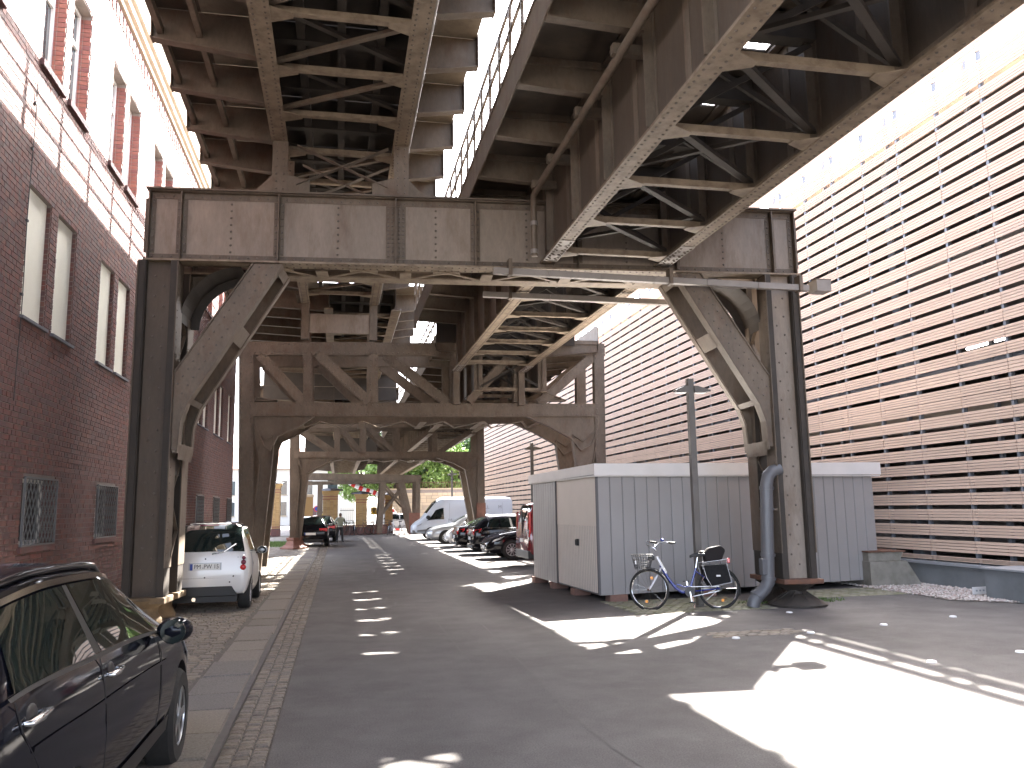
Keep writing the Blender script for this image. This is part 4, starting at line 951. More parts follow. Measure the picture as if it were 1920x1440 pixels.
# white paint/gum patch
# ================================================================ bicycles
def wheel(parent, c, r, name='wheel', spokes=18, tw=.019, axis=(0,1,0)):
    c = V(c); w = MB(); pts = [c+V((r*math.cos(t), 0, r*math.sin(t))) for t in [2*math.pi*i/36 for i in range(36)]]
    w.tube(pts, tw, 8, closed=True); o = w.build('tyre' if False else name, M['rubber'], parent, 60)
    rm = MB(); pts = [c+V(((r-.026)*math.cos(t), 0, (r-.026)*math.sin(t))) for t in [2*math.pi*i/36 for i in range(36)]]; rm.tube(pts, .011, 6, closed=True); rm.build('rim', M['chrome'], o, 60)
    sp = MB()
    for i in range(spokes):
        a = 2*math.pi*i/spokes; b = a+(.35 if i % 2 else -.35)
        sp.tube([c+V((.02*math.cos(b), .025*(1 if i % 4 < 2 else -1), .02*math.sin(b))), c+V(((r-.03)*math.cos(a), 0, (r-.03)*math.sin(a)))], .0016, 3)
    tag(sp.build('spokes', M['chrome'], o), kind='stuff'); MB().cyl(c-V((0,.045,0)), c+V((0,.045,0)), .02, 8).build('hub', M['chrome'], o)
    return o
bx0, bx1 = at_z(1217,1143), at_z(1348,1141); L_ = (bx1-bx0).length; ang = math.atan2(bx1.y-bx0.y, bx1.x-bx0.x)
# front wheel at local x=0, rear wheel at x=1.12; the front end is turned towards the road
bk_ = thing('bicycle', 'blue step through bicycle with wire basket and black panniers leaning by the lamp post', 'bicycle', (bx0.x, bx0.y-.05, 0), ang)
bk_.rotation_euler[0] = math.radians(-4)
WR = .335; WB = L_
K = lambda b, n, m, **k: b.build(n, m, bk_, **k)
fw = wheel(bk_, (0,0,0), WR, 'front_wheel'); fw.location = (0, 0, WR); fw.rotation_euler = (0, 0, math.radians(-28))
wheel(bk_, (WB,0,WR), WR, 'rear_wheel')
hd0, hd1 = V((.215,0,.72)), V((.155,0,.98)); bbk = V((.68,0,.29)); st = V((.86,0,.78))
K(MB().tube([hd0+V((.0,0,.02)), V((.33,0,.52)), V((.45,0,.36)), V((.56,0,.285)), bbk], .026, 10), 'down_tube', M['bike_blue'], smooth=60)
K(MB().tube([hd1+V((-.0,0,-.1)), hd0+V((.03,0,-.02)), V((.30,0,.60))], .029, 10), 'head_tube', M['bike_silver'], smooth=60)
K(MB().tube([V((.47,0,.42)), V((.60,0,.37)), V((.745,0,.385))], .013, 8), 'stay_tube', M['bike_blue'], smooth=60)
K(MB().tube([bbk, V((.79,0,.60)), V((.815,0,.68))], .019, 10), 'seat_tube', M['bike_blue'], smooth=60)
K(MB().tube([V((.815,0,.68)), V((.855,0,.86))], .013, 8), 'seat_post', M['chrome'], smooth=60)
for s in (-.055, .055):
    K(MB().tube([bbk+V((0,s*.4,0)), V((.9,s,.31)), V((WB,s,WR))], .010, 6), 'chain_stay', M['bike_blue']); K(MB().tube([V((.80,s*.4,.64)), V((WB,s,WR))], .008, 6), 'seat_stay', M['bike_blue'])
fk = MB()
for s in (-.05, .05): fk.tube([V((.225,s*.7,.70)), V((.17,s,.60)), V((.06,s,.42)), V((0,s,WR))], [.014,.013,.010,.009], 8)
K(fk, 'fork', M['bike_silver'], smooth=60)
# mudguards
for c, a0, a1, rr in ((V((0,0,WR)), 15, 100, WR+.03), (V((WB,0,WR)), -20, 150, WR+.03)):
    m_ = MB(); pts = [math.radians(lerp(a0, a1, i/14)) for i in range(15)]
    for p, q in zip(pts, pts[1:]):
        m_.add([c+V((rr*math.cos(p),-.028,rr*math.sin(p)-.008)), c+V((rr*math.cos(p),0,rr*math.sin(p)+.004)), c+V((rr*math.cos(p),.028,rr*math.sin(p)-.008)), c+V((rr*math.cos(q),-.028,rr*math.sin(q)-.008)), c+V((rr*math.cos(q),0,rr*math.sin(q)+.004)), c+V((rr*math.cos(q),.028,rr*math.sin(q)-.008))], [(0,1,4,3),(1,2,5,4)])
    K(m_, 'mudguard', M['paint_black'], smooth=60)
# handlebar, turned
hb = MB(); ca, sa = math.cos(math.radians(-40)), math.sin(math.radians(-40))
def ht(x, y, z): return V((hd1.x+x*ca-y*sa, x*sa+y*ca, z))
hb.tube([ht(.10,-.30,1.12), ht(-.02,-.26,1.14), ht(-.09,-.14,1.08), ht(-.05,0,1.03), ht(-.09,.14,1.08), ht(-.02,.26,1.14), ht(.10,.30,1.12)], .011, 8)
K(hb, 'handlebar', M['chrome'], smooth=60)
K(MB().tube([hd1, ht(-.05,0,1.04)], .014, 8), 'stem', M['chrome'])
for s in (-1, 1): K(MB().tube([ht(.07,s*.295,1.125), ht(.20,s*.315,1.11)], .017, 8), 'grip', M['black']); K(MB().tube([ht(.03,s*.25,1.13), ht(.16,s*.28,1.085)], .005, 5), 'brake_lever', M['chrome'])
K(MB().ell(ht(.0,.22,1.165), .035, .035, .028), 'bell', M['bike_blue'], smooth=60)
# wire basket
bs = MB(); bc = V((-.10, -.05, .0))
def ring(z, rx, ry): return [V((bc.x+rx*math.cos(t), bc.y+ry*math.sin(t), z)) for t in [2*math.pi*i/24 for i in range(24)]]
for z, rx, ry in ((.92,.185,.15),(.89,.182,.147),(.84,.17,.14),(.79,.16,.13),(.75,.15,.12),(.71,.14,.11),(.68,.13,.10),(.66,.08,.06)): bs.tube(ring(z, rx, ry), .0035 if z < .92 else .007, 4, closed=True)
R0, R1 = ring(.92,.185,.15), ring(.68,.13,.10)
for a, b in zip(R0, R1): bs.tube([a, b], .003, 3)
for i in range(24): bs.tube([R0[i], R0[i].lerp(R1[(i+1) % 24], 1)], .002, 3)
bk2 = K(bs, 'basket', M['iron']); MB().cbox((bc.x-.13, bc.y-.07, .79), .015, .09, .06).build('label_plate', M['signwhite'], bk2)
MB().cbox((.06,-.04,.86), .10, .08, .07).build('head_lamp', M['black'], bk_, bevel=.015)
# saddle and carrier bags
sd = MB(); sd.prism([(.72,-.02,.90),(.72,.02,.90),(.80,.045,.92),(.92,.10,.93),(1.0,.09,.93),(1.0,-.09,.93),(.92,-.10,.93),(.80,-.045,.92)], (0,0,-.05)); K(sd, 'saddle', M['black'], bevel=.015)
K(MB().ell((.935,0,.925), .075, .085, .05), 'saddle_cover', M['bag_brown'], smooth=60)
tb = MB().prism([(.97,-.10,.76),(1.25,-.10,.80),(1.33,-.10,.98),(1.24,-.10,1.06),(1.04,-.10,1.02),(.95,-.10,.93)], (0,.2,0)); K(tb, 'carrier_bag', M['bag_brown'], bevel=.035)
for s in (-1, 1):
    y0 = s*.075; pn = MB().prism([(.93,y0,.72),(1.31,y0,.74),(1.36,y0,.44),(1.02,y0,.38),(.95,y0,.5)], (0,s*.11,0)); o = K(pn, 'pannier', M['bag'], bevel=.02)
    yy = y0+s*.116; e = MB().tube([(.90,yy,.66),(.90,yy,.77),(1.30,yy,.82),(1.31,yy,.70),(1.37,yy,.44),(1.03,yy,.375),(.95,yy,.52),(.91,yy,.68)], .006, 5); e.build('piping', M['piping'], o)
    MB().cbox((1.15, yy+s*.0, .55), .07, .004, .028).build('badge', M['signwhite'], o)
K(MB().box(.93,1.36,-.06,.06,.735,.748), 'carrier_rack', M['iron'])
K(MB().cbox((1.375,0,.80), .05, .09, .085), 'tail_lamp', M['tail'], bevel=.01)
K(MB().cyl((.68,-.05,.29),(.68,-.065,.29),.085,18), 'chainring', M['iron']); K(MB().cyl((WB,-.05,WR),(WB,-.06,WR),.035,12), 'sprocket', M['iron'])
K(MB().bar((.68,-.06,.375),(WB,-.055,WR+.035),.006,.012).bar((.68,-.06,.205),(WB,-.055,WR-.035),.006,.012), 'chain_guard', M['bike_silver'])
K(MB().bar((.68,-.075,.29),(.70,-.075,.12),.012,.02).bar((.68,.07,.29),(.66,.07,.46),.012,.02), 'crank', M['chrome'])
K(MB().cbox((.70,-.12,.12),.09,.08,.022).cbox((.66,.12,.46),.09,.08,.022), 'pedal', M['black'])
K(MB().tube([(.72,-.03,.28),(.735,-.14,.03),(.71,-.16,.012)], .009, 6), 'kick_stand', M['chrome'])
for c, a in ((V((0,0,WR)),255),(V((0,0,WR)),75),(V((WB,0,WR)),285),(V((WB,0,WR)),100)):
    t = math.radians(a); K(MB().cbox((c.x+.2*math.cos(t), -.01, c.z+.2*math.sin(t)), .045, .012, .045), 'reflector', M['amber'])
# parked bicycles by the gate, simple
def far_bike(x, y, rz, m, label, tilt=.06):
    t = thing('bicycle', label, 'bicycle', (x, y, 0), rz, 'bicycles parked along the gate wall'); t.rotation_euler[0] = tilt
    for cx in (0, 1.06):
        w = MB().tube([V((cx+.33*math.cos(a), 0, .34+.33*math.sin(a))) for a in [2*math.pi*i/20 for i in range(20)]], .016, 5, closed=True); o = w.build('wheel', M['rubber'], t)
        s = MB(); [s.tube([(cx,0,.34), (cx+.32*math.cos(a), 0, .34+.32*math.sin(a))], .003, 3) for a in [2*math.pi*i/10 for i in range(10)]]; tag(s.build('spokes', M['chrome'], o), kind='stuff')
    f = MB(); hd, sb, bo = V((.20,0,.86)), V((.80,0,.82)), V((.60,0,.30))
    f.tube([hd, bo, sb, V((1.06,0,.34)), bo], .017, 6).tube([hd+V((-.03,0,.08)), hd, V((.1,0,.5)), V((0,0,.34))], .016, 6).tube([hd+V((.01,0,-.05)), V((.76,0,.72))], .015, 6); f.build('frame', m, t)
    MB().tube([(.28,-.27,1.02),(.17,-.1,1.03),(.17,.1,1.03),(.28,.27,1.02)], .012, 5).build('handlebar', M['iron'], t)
    MB().prism([(.68,-.02,.93),(.68,.02,.93),(.93,.08,.95),(.93,-.08,.95)], (0,0,-.05)).build('saddle', M['black'], t); MB().tube([sb,(.82,0,.92)], .013, 5).build('seat_post', M['chrome'], t)
# ================================================================ vehicles
def pchip(xs, ys, x):
    n = len(xs)
    if x <= xs[0]: return ys[0]
    if x >= xs[-1]: return ys[-1]
    d = [(ys[i+1]-ys[i])/(xs[i+1]-xs[i]) for i in range(n-1)]
    i = max(k for k in range(n-1) if xs[k] <= x)
    def sl(k):
        if k == 0: return d[0]
        if k == n-1: return d[-1]
        return 0 if d[k-1]*d[k] <= 0 else 2*d[k-1]*d[k]/(d[k-1]+d[k])
    h = xs[i+1]-xs[i]; t = (x-xs[i])/h; m0, m1 = sl(i), sl(i+1)
    return (2*t**3-3*t**2+1)*ys[i]+(t**3-2*t**2+t)*h*m0+(-2*t**3+3*t**2)*ys[i+1]+(t**3-t**2)*h*m1
class Car:
    """x runs from the rear bumper (0) to the nose (L); y left; z up.  Thing origin: ground, middle of the car."""
    def __init__(s, name, label, st, paint, loc, rz, axles, wr, group=None, ra=.055, rim=('alloy', 10), floor=0.0, tone=None):
        s.t = thing(name, label, 'van' if 'van' in name else 'car', loc, rz, group); s.st = st; s.xs = [a[0] for a in st]; s.L = s.xs[-1]; s.paint = paint
        N = 44; xs = sorted({s.L*i/N for i in range(N+1)}|set(s.xs))
        rings = [s.section(x) for x in xs]; m = len(rings[0]); b = MB()
        b.add([p for r in rings for p in r], [(i*m+k, (i+1)*m+k, (i+1)*m+(k+1) % m, i*m+(k+1) % m) for i in range(len(xs)-1) for k in range(m)]+[tuple(range(m)), tuple((len(xs)-1)*m+k for k in range(m-1, -1, -1))])
        me = b.mesh('body', paint); me.materials.append(M['black'])
        bm = bmesh.new(); bm.from_mesh(me); bmesh.ops.recalc_face_normals(bm, faces=bm.faces); bm.to_mesh(me); bm.free()
        o = bpy.data.objects.new('body', me); C.objects.link(o)
        cut = MB(); W = max(a[4] for a in st)
        for ax in axles:
            for sd in (-1, 1): cut.cyl((ax-s.L/2, sd*(W-.26), wr), (ax-s.L/2, sd*(W+.3), wr), wr+ra, 28)
        cm = cut.mesh('c', M['black']); co_ = bpy.data.objects.new('c', cm); C.objects.link(co_)
        md = o.modifiers.new('b', 'BOOLEAN'); md.object = co_; md.operation = 'DIFFERENCE'; md.solver = 'EXACT'; md.material_mode = 'TRANSFER'
        bpy.context.view_layer.update(); dg = bpy.context.evaluated_depsgraph_get(); nm = bpy.data.meshes.new_from_object(o.evaluated_get(dg)); o.modifiers.clear(); o.data = nm
        bpy.data.objects.remove(co_); nm.shade_smooth(); nm.set_sharp_from_angle(angle=math.radians(38)); o.parent = s.t; s.body = o
        s.W = W
        for ax in axles:
            for sd in (-1, 1): s.wheel(ax, sd, wr, rim)
    def par(s, x): return [pchip(s.xs, [a[k] for a in s.st], x) for k in range(1, 6)]
    def ctrl(s, x):
        zl, zb, zt, wb, wt = s.par(x); h = zb-zl
        return [(0, zl), (wb*.86, zl), (wb*.965, zl+h*.16), (wb, zl+h*.5), (wb*.985, zl+h*.82), (wb*.945, zb), (wt, zb+(zt-zb)*.86), (wt*.80, zb+(zt-zb)*.975), (0, zt)]
    def section(s, x):
        c = s.ctrl(x); h = [c[0]]
        for a, b in zip(c[1:], c[2:]):
            h += [(a[0]*.75+b[0]*.25, a[1]*.75+b[1]*.25), (a[0]*.25+b[0]*.75, a[1]*.25+b[1]*.75)]
        h.append(c[-1]); X = x-s.L/2
        return [V((X, y, z)) for y, z in h]+[V((X, -y, z)) for y, z in reversed(h[1:-1])]
    def side(s, x, t, sd, off=.006):
        c = s.ctrl(x); y = lerp(c[5][0], c[6][0], t)+off; z = lerp(c[5][1], c[6][1], t); return V((x-s.L/2, sd*y, z))
    def low(s, x, t, sd, off=.006):   # body side below the belt, t 0 sill .. 1 belt
        c = s.ctrl(x)[2:6]; k = min(2, int(t*3)); f = t*3-k; return V((x-s.L/2, sd*(lerp(c[k][0], c[k+1][0], f)+off), lerp(c[k][1], c[k+1][1], f)))
    def top(s, x, f, off=.006):
        c = s.ctrl(x); a = abs(f); sg = 1 if f >= 0 else -1
        if a < .8: y, z = c[7][0]*a/.8, lerp(c[8][1], c[7][1], (a/.8)**2)
        else: y, z = lerp(c[7][0], c[6][0], (a-.8)/.2), lerp(c[7][1], c[6][1], (a-.8)/.2)
        return V((x-s.L/2, sg*y, z+off*.7))
    def patch(s, name, fn, m, n=8, k=5, parent=None):
        b = MB(); b.add([fn(i/n, j/k) for i in range(n+1) for j in range(k+1)], [(i*(k+1)+j, (i+1)*(k+1)+j, (i+1)*(k+1)+j+1, i*(k+1)+j+1) for i in range(n) for j in range(k)])
        return b.build(name, m, parent or s.t, 60)
    def pane(s, x0, x1, x2, x3, sd, t0=.08, t1=.93, m=None, name='window'):
        return s.patch(name, lambda u, v: s.side(lerp(lerp(x0, x1, u), lerp(x2, x3, u), v), lerp(t0, t1, v), sd), m or M['carglass'])
    def screen(s, x0, x1, f0, f1, name, m=None, off=.012):
        return s.patch(name, lambda u, v: s.top(lerp(x0, x1, v), lerp(-lerp(f0, f1, v), lerp(f0, f1, v), u), off)+V(((-.006 if x0 < x1 else .006), 0, 0)), m or M['carglass'], 10, 6)
    def seam(s, pts, sd, m=None):
        P = [s.low(x, t, sd, .0035) for x, t in pts]; MB().tube(P, .0028, 4).build('door_seam', m or M['black'], s.t)
    def wheel(s, ax, sd, r, rim):
        c = V((ax-s.L/2, sd*(s.W-.115), r)); w = .205; a = V((0, sd, 0))
        o = MB().lathe([(r*.60,-w/2),(r*.9,-w/2),(r*.985,-w*.36),(r,-w*.15),(r,w*.15),(r*.985,w*.36),(r*.9,w/2),(r*.62,w/2),(r*.60,w*.36)], c, 32, a).build('wheel', M['rubber'], s.t, 35)
        R = MB().lathe([(r*.62,w*.42),(r*.60,w*.43),(r*.55,w*.30),(r*.5,w*.05),(r*.1,w*.05)], c, 28, a); mm = M[rim[0]]; n = rim[1]
        R.build('rim_well', M['black'], o, 35)
        q = MB().lathe([(r*.635,w*.40),(r*.635,w*.46),(r*.575,w*.46),(r*.555,w*.38)], c, 32, a); ex = V((1,0,0)); ez = V((0,0,1))
        for i in range(n):
            t = 2*math.pi*i/n; d = ex*math.cos(t)+ez*math.sin(t); q.bar(c+a*w*.38+d*r*.08, c+a*w*.40+d*r*.58, r*(.17 if n <= 6 else .075), .022, a)
        q.lathe([(r*.17,w*.30),(r*.17,w*.46),(r*.10,w*.49),(0,w*.49)], c, 14, a); q.build('rim', mm, o, 35)
    def lamp(s, name, pts, ext, m): return MB().prism(pts, ext).build(name, m, s.t, bevel=.01)
    def mirror(s, x, z, sd, m, k=1.0):
        y = sd*(s.ctrl(x)[5][0]+.115*k); c = V((x-s.L/2, y, z)); o = MB().ell(c, .085*k, .105*k, .075*k, 14, 9).build('mirror', m, s.t, 60)
        MB().bar(c-V((0, sd*.06*k, .04)), c-V((-.0, sd*.17*k, .07)), .06, .03).build('mirror_arm', M['black'], o)
        MB().lathe([(0,-.012),(.075*k,-.01),(.07*k,.0)], c-V((.075*k,0,0)), 14, (-1,0,0)).build('mirror_glass', M['carglass'], o, 60)
    def plate(s, x, y, z, face, txt=None, w=.52):
        sx = 1 if face > 0 else -1; o = MB().box(min(x, x+sx*.012), max(x, x+sx*.012), y-w/2, y+w/2, z-.055, z+.055).build('number_plate', M['plate'], s.t)
        MB().box(min(x+sx*.012, x+sx*.0135), max(x+sx*.012, x+sx*.0135), *(sorted((y+sx*-w/2, y+sx*(-w/2+.045)))), z-.055, z+.055).build('plate_band', M['plate_blue'], o)
        if txt:
            rr = (math.radians(90), 0, math.radians(90 if face > 0 else -90)); text(txt, .105, M['ink'], o, (x+sx*.015, y+sx*.025, z+.002), rr, sx=.86)
        return o
SEDAN = [(0,.40,.70,.74,.72,.62),(.08,.28,.92,.99,.82,.66),(.45,.22,.95,1.04,.88,.66),(.95,.2,.97,1.28,.90,.60),(1.35,.2,.97,1.42,.90,.59),(2.0,.19,.96,1.46,.905,.60),(2.6,.19,.94,1.42,.905,.59),(3.05,.19,.92,1.22,.90,.62),(3.45,.19,.89,.98,.90,.68),(4.0,.19,.82,.89,.88,.70),(4.4,.21,.72,.77,.83,.62),(4.58,.28,.60,.64,.70,.5),(4.64,.34,.55,.58,.60,.4)]
WAGON = [(0,.40,.74,.78,.74,.66),(.07,.28,.96,1.0,.84,.66),(.30,.22,1.0,1.24,.885,.61),(.62,.2,1.0,1.41,.90,.59),(1.4,.19,.99,1.47,.905,.60),(2.2,.19,.96,1.46,.905,.60),(2.7,.19,.94,1.38,.905,.59),(3.15,.19,.92,1.16,.90,.63),(3.5,.19,.88,.97,.90,.68),(4.1,.19,.81,.88,.88,.70),(4.45,.21,.72,.76,.83,.62),(4.62,.28,.60,.64,.70,.5),(4.68,.34,.55,.58,.60,.4)]
# ---- dark estate in the foreground (nose away from us)
FC = [(0,.42,.76,.80,.74,.66),(.06,.30,.98,1.04,.83,.67),(.25,.24,1.08,1.32,.875,.62),(.55,.21,1.10,1.45,.895,.64),(1.3,.2,1.075,1.515,.905,.655),(2.0,.2,1.05,1.50,.905,.65),(2.5,.2,1.02,1.42,.90,.63),(2.95,.2,.985,1.24,.895,.64),(3.35,.2,.93,1.03,.89,.70),(3.7,.2,.865,.93,.88,.71),(4.05,.22,.76,.81,.84,.64),(4.28,.28,.64,.68,.73,.52),(4.36,.34,.57,.60,.62,.42)]
c = Car('parked_car', 'dark navy estate car with roof rails parked on the cobbles beside the brick wall', FC, M['paint_navy'], (-1.97, 5.18, 0.0), math.radians(90), (.92, 3.53), .325, rim=('alloy', 5))
for sd in (-1, 1):
    c.pane(.42, 1.38, .62, 1.40, sd, .06, .90); c.pane(1.50, 2.78, 1.47, 2.35, sd, .06, .90)
    c.patch('window_trim', lambda u, v: c.side(lerp(.36, 2.95, u), lerp(.005, .055, v), sd, .009), M['black'], 24, 1)
    c.patch('drip_rail', lambda u, v: c.side(lerp(.62, 2.3, u), lerp(.93, 1.0, v), sd, .010), M['chrome'], 24, 1)
    c.patch('pillar_trim', lambda u, v: c.side(lerp(lerp(1.385, 1.495, u), lerp(1.405, 1.465, u), v), lerp(.06, .9, v), sd, .004), M['black'], 2, 4)
    c.seam([(1.43,1.0),(1.44,.8),(1.46,.5),(1.46,.2),(1.44,.02)], sd); c.seam([(2.74,.98),(2.78,.7),(2.76,.4),(2.70,.05)], sd); c.seam([(.40,.98),(.42,.75),(.62,.45),(.95,.2),(1.06,.03)], sd)
    for xh in (1.60, .53):
        h0, h1 = c.low(xh-.095, .80, sd, .028), c.low(xh+.095, .815, sd, .028)
        cup = MB().ell(c.low(xh, .80, sd, -.012), .065, .02, .052, 14, 8).build('handle_cup', M['black'], c.t, 60)
        MB().tube([h0-V((0,sd*.028,0)), h0, h0.lerp(h1,.5)+V((0,sd*.006,0)), h1, h1-V((0,sd*.028,0))], [.008,.014,.016,.014,.008], 8).build('door_handle', M['chrome'], c.t, 60)
    rr = [c.top(x, sd*.93, .035) for x in (.45,.7,1.1,1.5,1.9,2.2)]; rr = [c.top(.38, sd*.93, .0)]+rr+[c.top(2.36, sd*.93, .0)]
    MB().tube(rr, [.014]+[.019]*6+[.014], 8).build('roof_rail', M['paint_black'], c.t, 60)
    c.patch('sill_moulding', lambda u, v: c.low(lerp(1.32, 3.08, u), lerp(.02, .14, v), sd, .010), M['black'], 16, 2)
    c.patch('side_crease', lambda u, v: c.low(lerp(.5, 3.0, u), lerp(.60, .625, v), sd, .006), M['paint_navy'], 24, 1)
    c.mirror(2.72, 1.02, sd, M['paint_navy'], 1.05)
    c.lamp('head_light', [c.low(x, t, sd, .004) for x, t in ((3.72,.9),(4.10,.75),(4.12,.55),(3.82,.66))], (0, sd*.012, 0), M['clearlens'])
    c.lamp('tail_light', [c.low(x, t, sd, .004) for x, t in ((.02,.95),(.12,.95),(.10,.6),(.02,.6))], (0, sd*.012, 0), M['tail'])
c.screen(3.22, 2.55, .92, .90, 'windscreen'); c.screen(.12, .45, .86, .86, 'rear_window')
for x in (1.0, 2.05):
    for y in (-.36, .36): MB().box(x-c.L/2-.06, x-c.L/2+.06, y-.22, y+.22, 1.0, 1.02).build('seat_back', M['interior'], c.t)
# ---- small white two-seater with its tail towards us
SM = [(0,.36,.60,.62,.64,.58),(.03,.30,.86,.90,.715,.665),(.07,.27,.95,1.0,.735,.655),(.20,.25,.985,1.25,.75,.60),(.36,.24,.99,1.46,.757,.565),(.55,.22,.98,1.53,.757,.555),(1.2,.2,.95,1.53,.757,.55),(1.6,.2,.92,1.40,.755,.55),(1.95,.2,.87,1.08,.745,.6),(2.25,.22,.76,.84,.70,.55),(2.44,.3,.6,.64,.6,.45),(2.5,.36,.52,.55,.5,.35)]
k = Car('parked_car', 'small white two seater car with black hatch glass parked beyond the steel column', SM, M['paint_white'], (-2.28, 16.85, KZ), math.radians(90), (.42, 2.22), .275, rim=('alloy', 6), ra=.05)
hx = -k.L/2
k.screen(.078, .40, 1.0, 1.0, 'rear_window', off=.016)
k.patch('roof_panel', lambda u, v: k.top(lerp(.41, 1.45, v), lerp(-1.0, 1.0, u), .012), M['paint_black'], 8, 6)
MB().box(hx+.385-.03, hx+.385+.02, -.16, .16, 1.475, 1.50).build('brake_light', M['tail_dark'], k.t)
# tailgate shut lines, lower insert, screws
sm = MB().tube([(hx+.045,-.545,.93),(hx+.03,-.545,.80),(hx+.012,-.535,.62),(hx+.008,-.50,.575),(hx+.006,.50,.575),(hx+.012,.535,.62),(hx+.03,.545,.80),(hx+.045,.545,.93)], .008, 5); sm.build('tailgate_seam', M['black'], k.t)
MB().tube([(hx+.058,-.60,.945),(hx+.058,.60,.945)], .006, 5).build('glass_seam', M['black'], k.t)
lo = MB().prism([(hx-.012,-.56,.26),(hx-.012,.56,.26),(hx-.012,.46,.43),(hx-.012,-.46,.43)], (.06,0,0)); lo.build('bumper_insert', M['black'], k.t, bevel=.012)
MB().box(hx+.02, hx+.5, -.55, .55, .16, .27).build('exhaust_tray', M['black'], k.t); MB().cyl((hx-.005,.17,.215),(hx+.1,.17,.215),.035,12).build('exhaust_pipe', M['chrome'], k.t)
for y, z in ((0,.905),(0,.585),(-.48,.60),(.48,.60),(-.42,.50),(.42,.50)):
    x = hx+.0+max(0,(z-.60))*.12; MB().lathe([(.014,.0),(.014,.012),(0,.014)], (x+.002,y,z), 8, (-1,0,0)).build('fastener', M['black'], k.t)
p = k.plate(hx+.006, .0, .77, -1, None, .50); RT = (math.radians(90), 0, math.radians(-90))
text('PM', .105, M['ink'], p, (hx-.0085, .125, .772), RT, sx=.86); text('PW 15', .105, M['ink'], p, (hx-.0085, -.105, .772), RT, sx=.86); MB().box(hx+.010, hx+.02, -.275, .275, .69, .84).build('plate_recess', M['paint_silver'], k.t)
for y in (-.035,): MB().lathe([(.011,.0),(.011,.003)], (hx-.0085, .035, .79), 10, (-1,0,0)).build('seal', M['redwhite_w'], p); MB().lathe([(.011,.0),(.011,.003)], (hx-.0085, .035, .752), 10, (-1,0,0)).build('seal', M['grey_ink'], p)
for sd in (-1, 1):
    hs = MB(); hs.prism([(hx+.03,sd*.56,.66),(hx+.03,sd*.70,.70),(hx+.03,sd*.71,.90),(hx+.03,sd*.64,.965),(hx+.03,sd*.58,.95)], (.05,0,0)); hs.build('lamp_housing', M['paint_white'], k.t, bevel=.012)
    for z, r, m in ((.745,.052,'tail'),(.835,.044,'tail_dark'),(.912,.034,'tail_dark')):
        MB().lathe([(r,-.01),(r,.012),(r*.7,.026),(0,.032)], (hx+.028, sd*(.635+.012*(z-.74)/.17), z), 16, (-1,0,0)).build('tail_light', M[m], k.t, 60)
    k.pane(.42, 1.65, .5, 1.42, sd, .06, .90); k.mirror(1.55, .98, sd, M['paint_silver'], 1.0)
    k.seam([(.58,1.0),(.62,.6),(.68,.1)], sd); k.patch('frame_band', lambda u, v: k.low(lerp(.35,.58,u), lerp(.1,1,v), sd, .005), M['paint_silver'], 4, 6)
MB().bar((hx+.055,-.10,.985),(hx+.075,-.30,1.02),.02,.02).bar((hx+.075,-.30,1.02),(hx+.10,-.5,1.16),.012,.014).build('wiper', M['chrome'], k.t)
for y in (-.36, .36):
    MB().box(-.35,-.22,y-.24,y+.24,.55,1.12).build('seat', M['interior'], k.t, bevel=.05); MB().box(-.34,-.25,y-.12,y+.12,1.13,1.30).build('headrest', M['interior'], k.t, bevel=.04)
# ---- helper for the parked row
def detail(c, back, kind='sedan', plate=None, glassx=None, tail='tail'):
    L = c.L; gx = glassx or dict(sedan=((1.0,1.95,1.32,1.93),(2.03,2.95,2.01,2.62)), wagon=((.45,1.0,.72,1.0),(1.08,2.0,1.08,1.98),(2.08,3.05,2.06,2.68)))[kind]
    for sd in (-1, 1):
        for g in gx: c.pane(*g, sd, .07, .92)
        c.patch('window_trim', lambda u, v: c.side(lerp(gx[0][0]-.05, gx[-1][1]+.05, u), lerp(.0, .06, v), sd, .009), M['chrome'], 20, 1)
        c.seam([(gx[-1][0]-.04,1.0),(gx[-1][0]-.02,.5),(gx[-1][0]-.04,.05)], sd); c.seam([(gx[-1][1]+.02,1.0),(gx[-1][1]+.05,.5),(gx[-1][1],.05)], sd)
        for g in gx[-2:]:
            h = c.low(g[0]+.14, .84, sd, .02); MB().tube([h-V((.09,0,0)), h+V((.09,0,0))], .013, 6).build('door_handle', M['chrome'], c.t)
        c.mirror(gx[-1][1]-.12, 1.0, sd, c.paint)
        y0 = sd*.52; y1 = sd*.80
        c.lamp('head_light', [c.low(L-.60,.93,sd,.004), c.low(L-.25,.86,sd,.004), c.low(L-.16,.66,sd,.004), c.low(L-.42,.68,sd,.004)], (.015, sd*.015, 0), M['clearlens'])
        c.lamp('tail_light', [c.low(.06,.97,sd,.004), c.low(.34,.97,sd,.004), c.low(.28,.70,sd,.004), c.low(.03,.70,sd,.004)], (-.012, sd*.012, 0), M[tail])
        zt = c.par(.06)[1]
        MB().box(-L/2+.005,-L/2+.06, min(sd*.42,sd*.80), max(sd*.42,sd*.80), zt-.20, zt-.05).build('tail_light', M[tail], c.t, bevel=.012)
        MB().box(L/2-.10,L/2-.03, min(sd*.38,sd*.62), max(sd*.38,sd*.62), .30,.38).build('fog_light', M['black'], c.t)
    MB().box(L/2-.10,L/2-.012,-.30,.30,.46,.60).build('radiator_grille', M['black'], c.t, bevel=.015); MB().box(L/2-.10,L/2-.03,-.48,.48,.24,.36).build('air_intake', M['black'], c.t, bevel=.01)
    MB().box(-L/2-.004,-L/2+.08,-.62,.62,.26,.36).build('bumper_insert', M['black'], c.t)
    if plate: c.plate(-L/2-.006, 0, .62 if kind == 'wagon' else .60, -1); c.plate(L/2+.002, 0, .42, 1)
R180 = math.radians(180); ROW = 'cars parked in the row along the slatted building'
def at_front(xf, y, L): return (xf+L/2, y, 0)
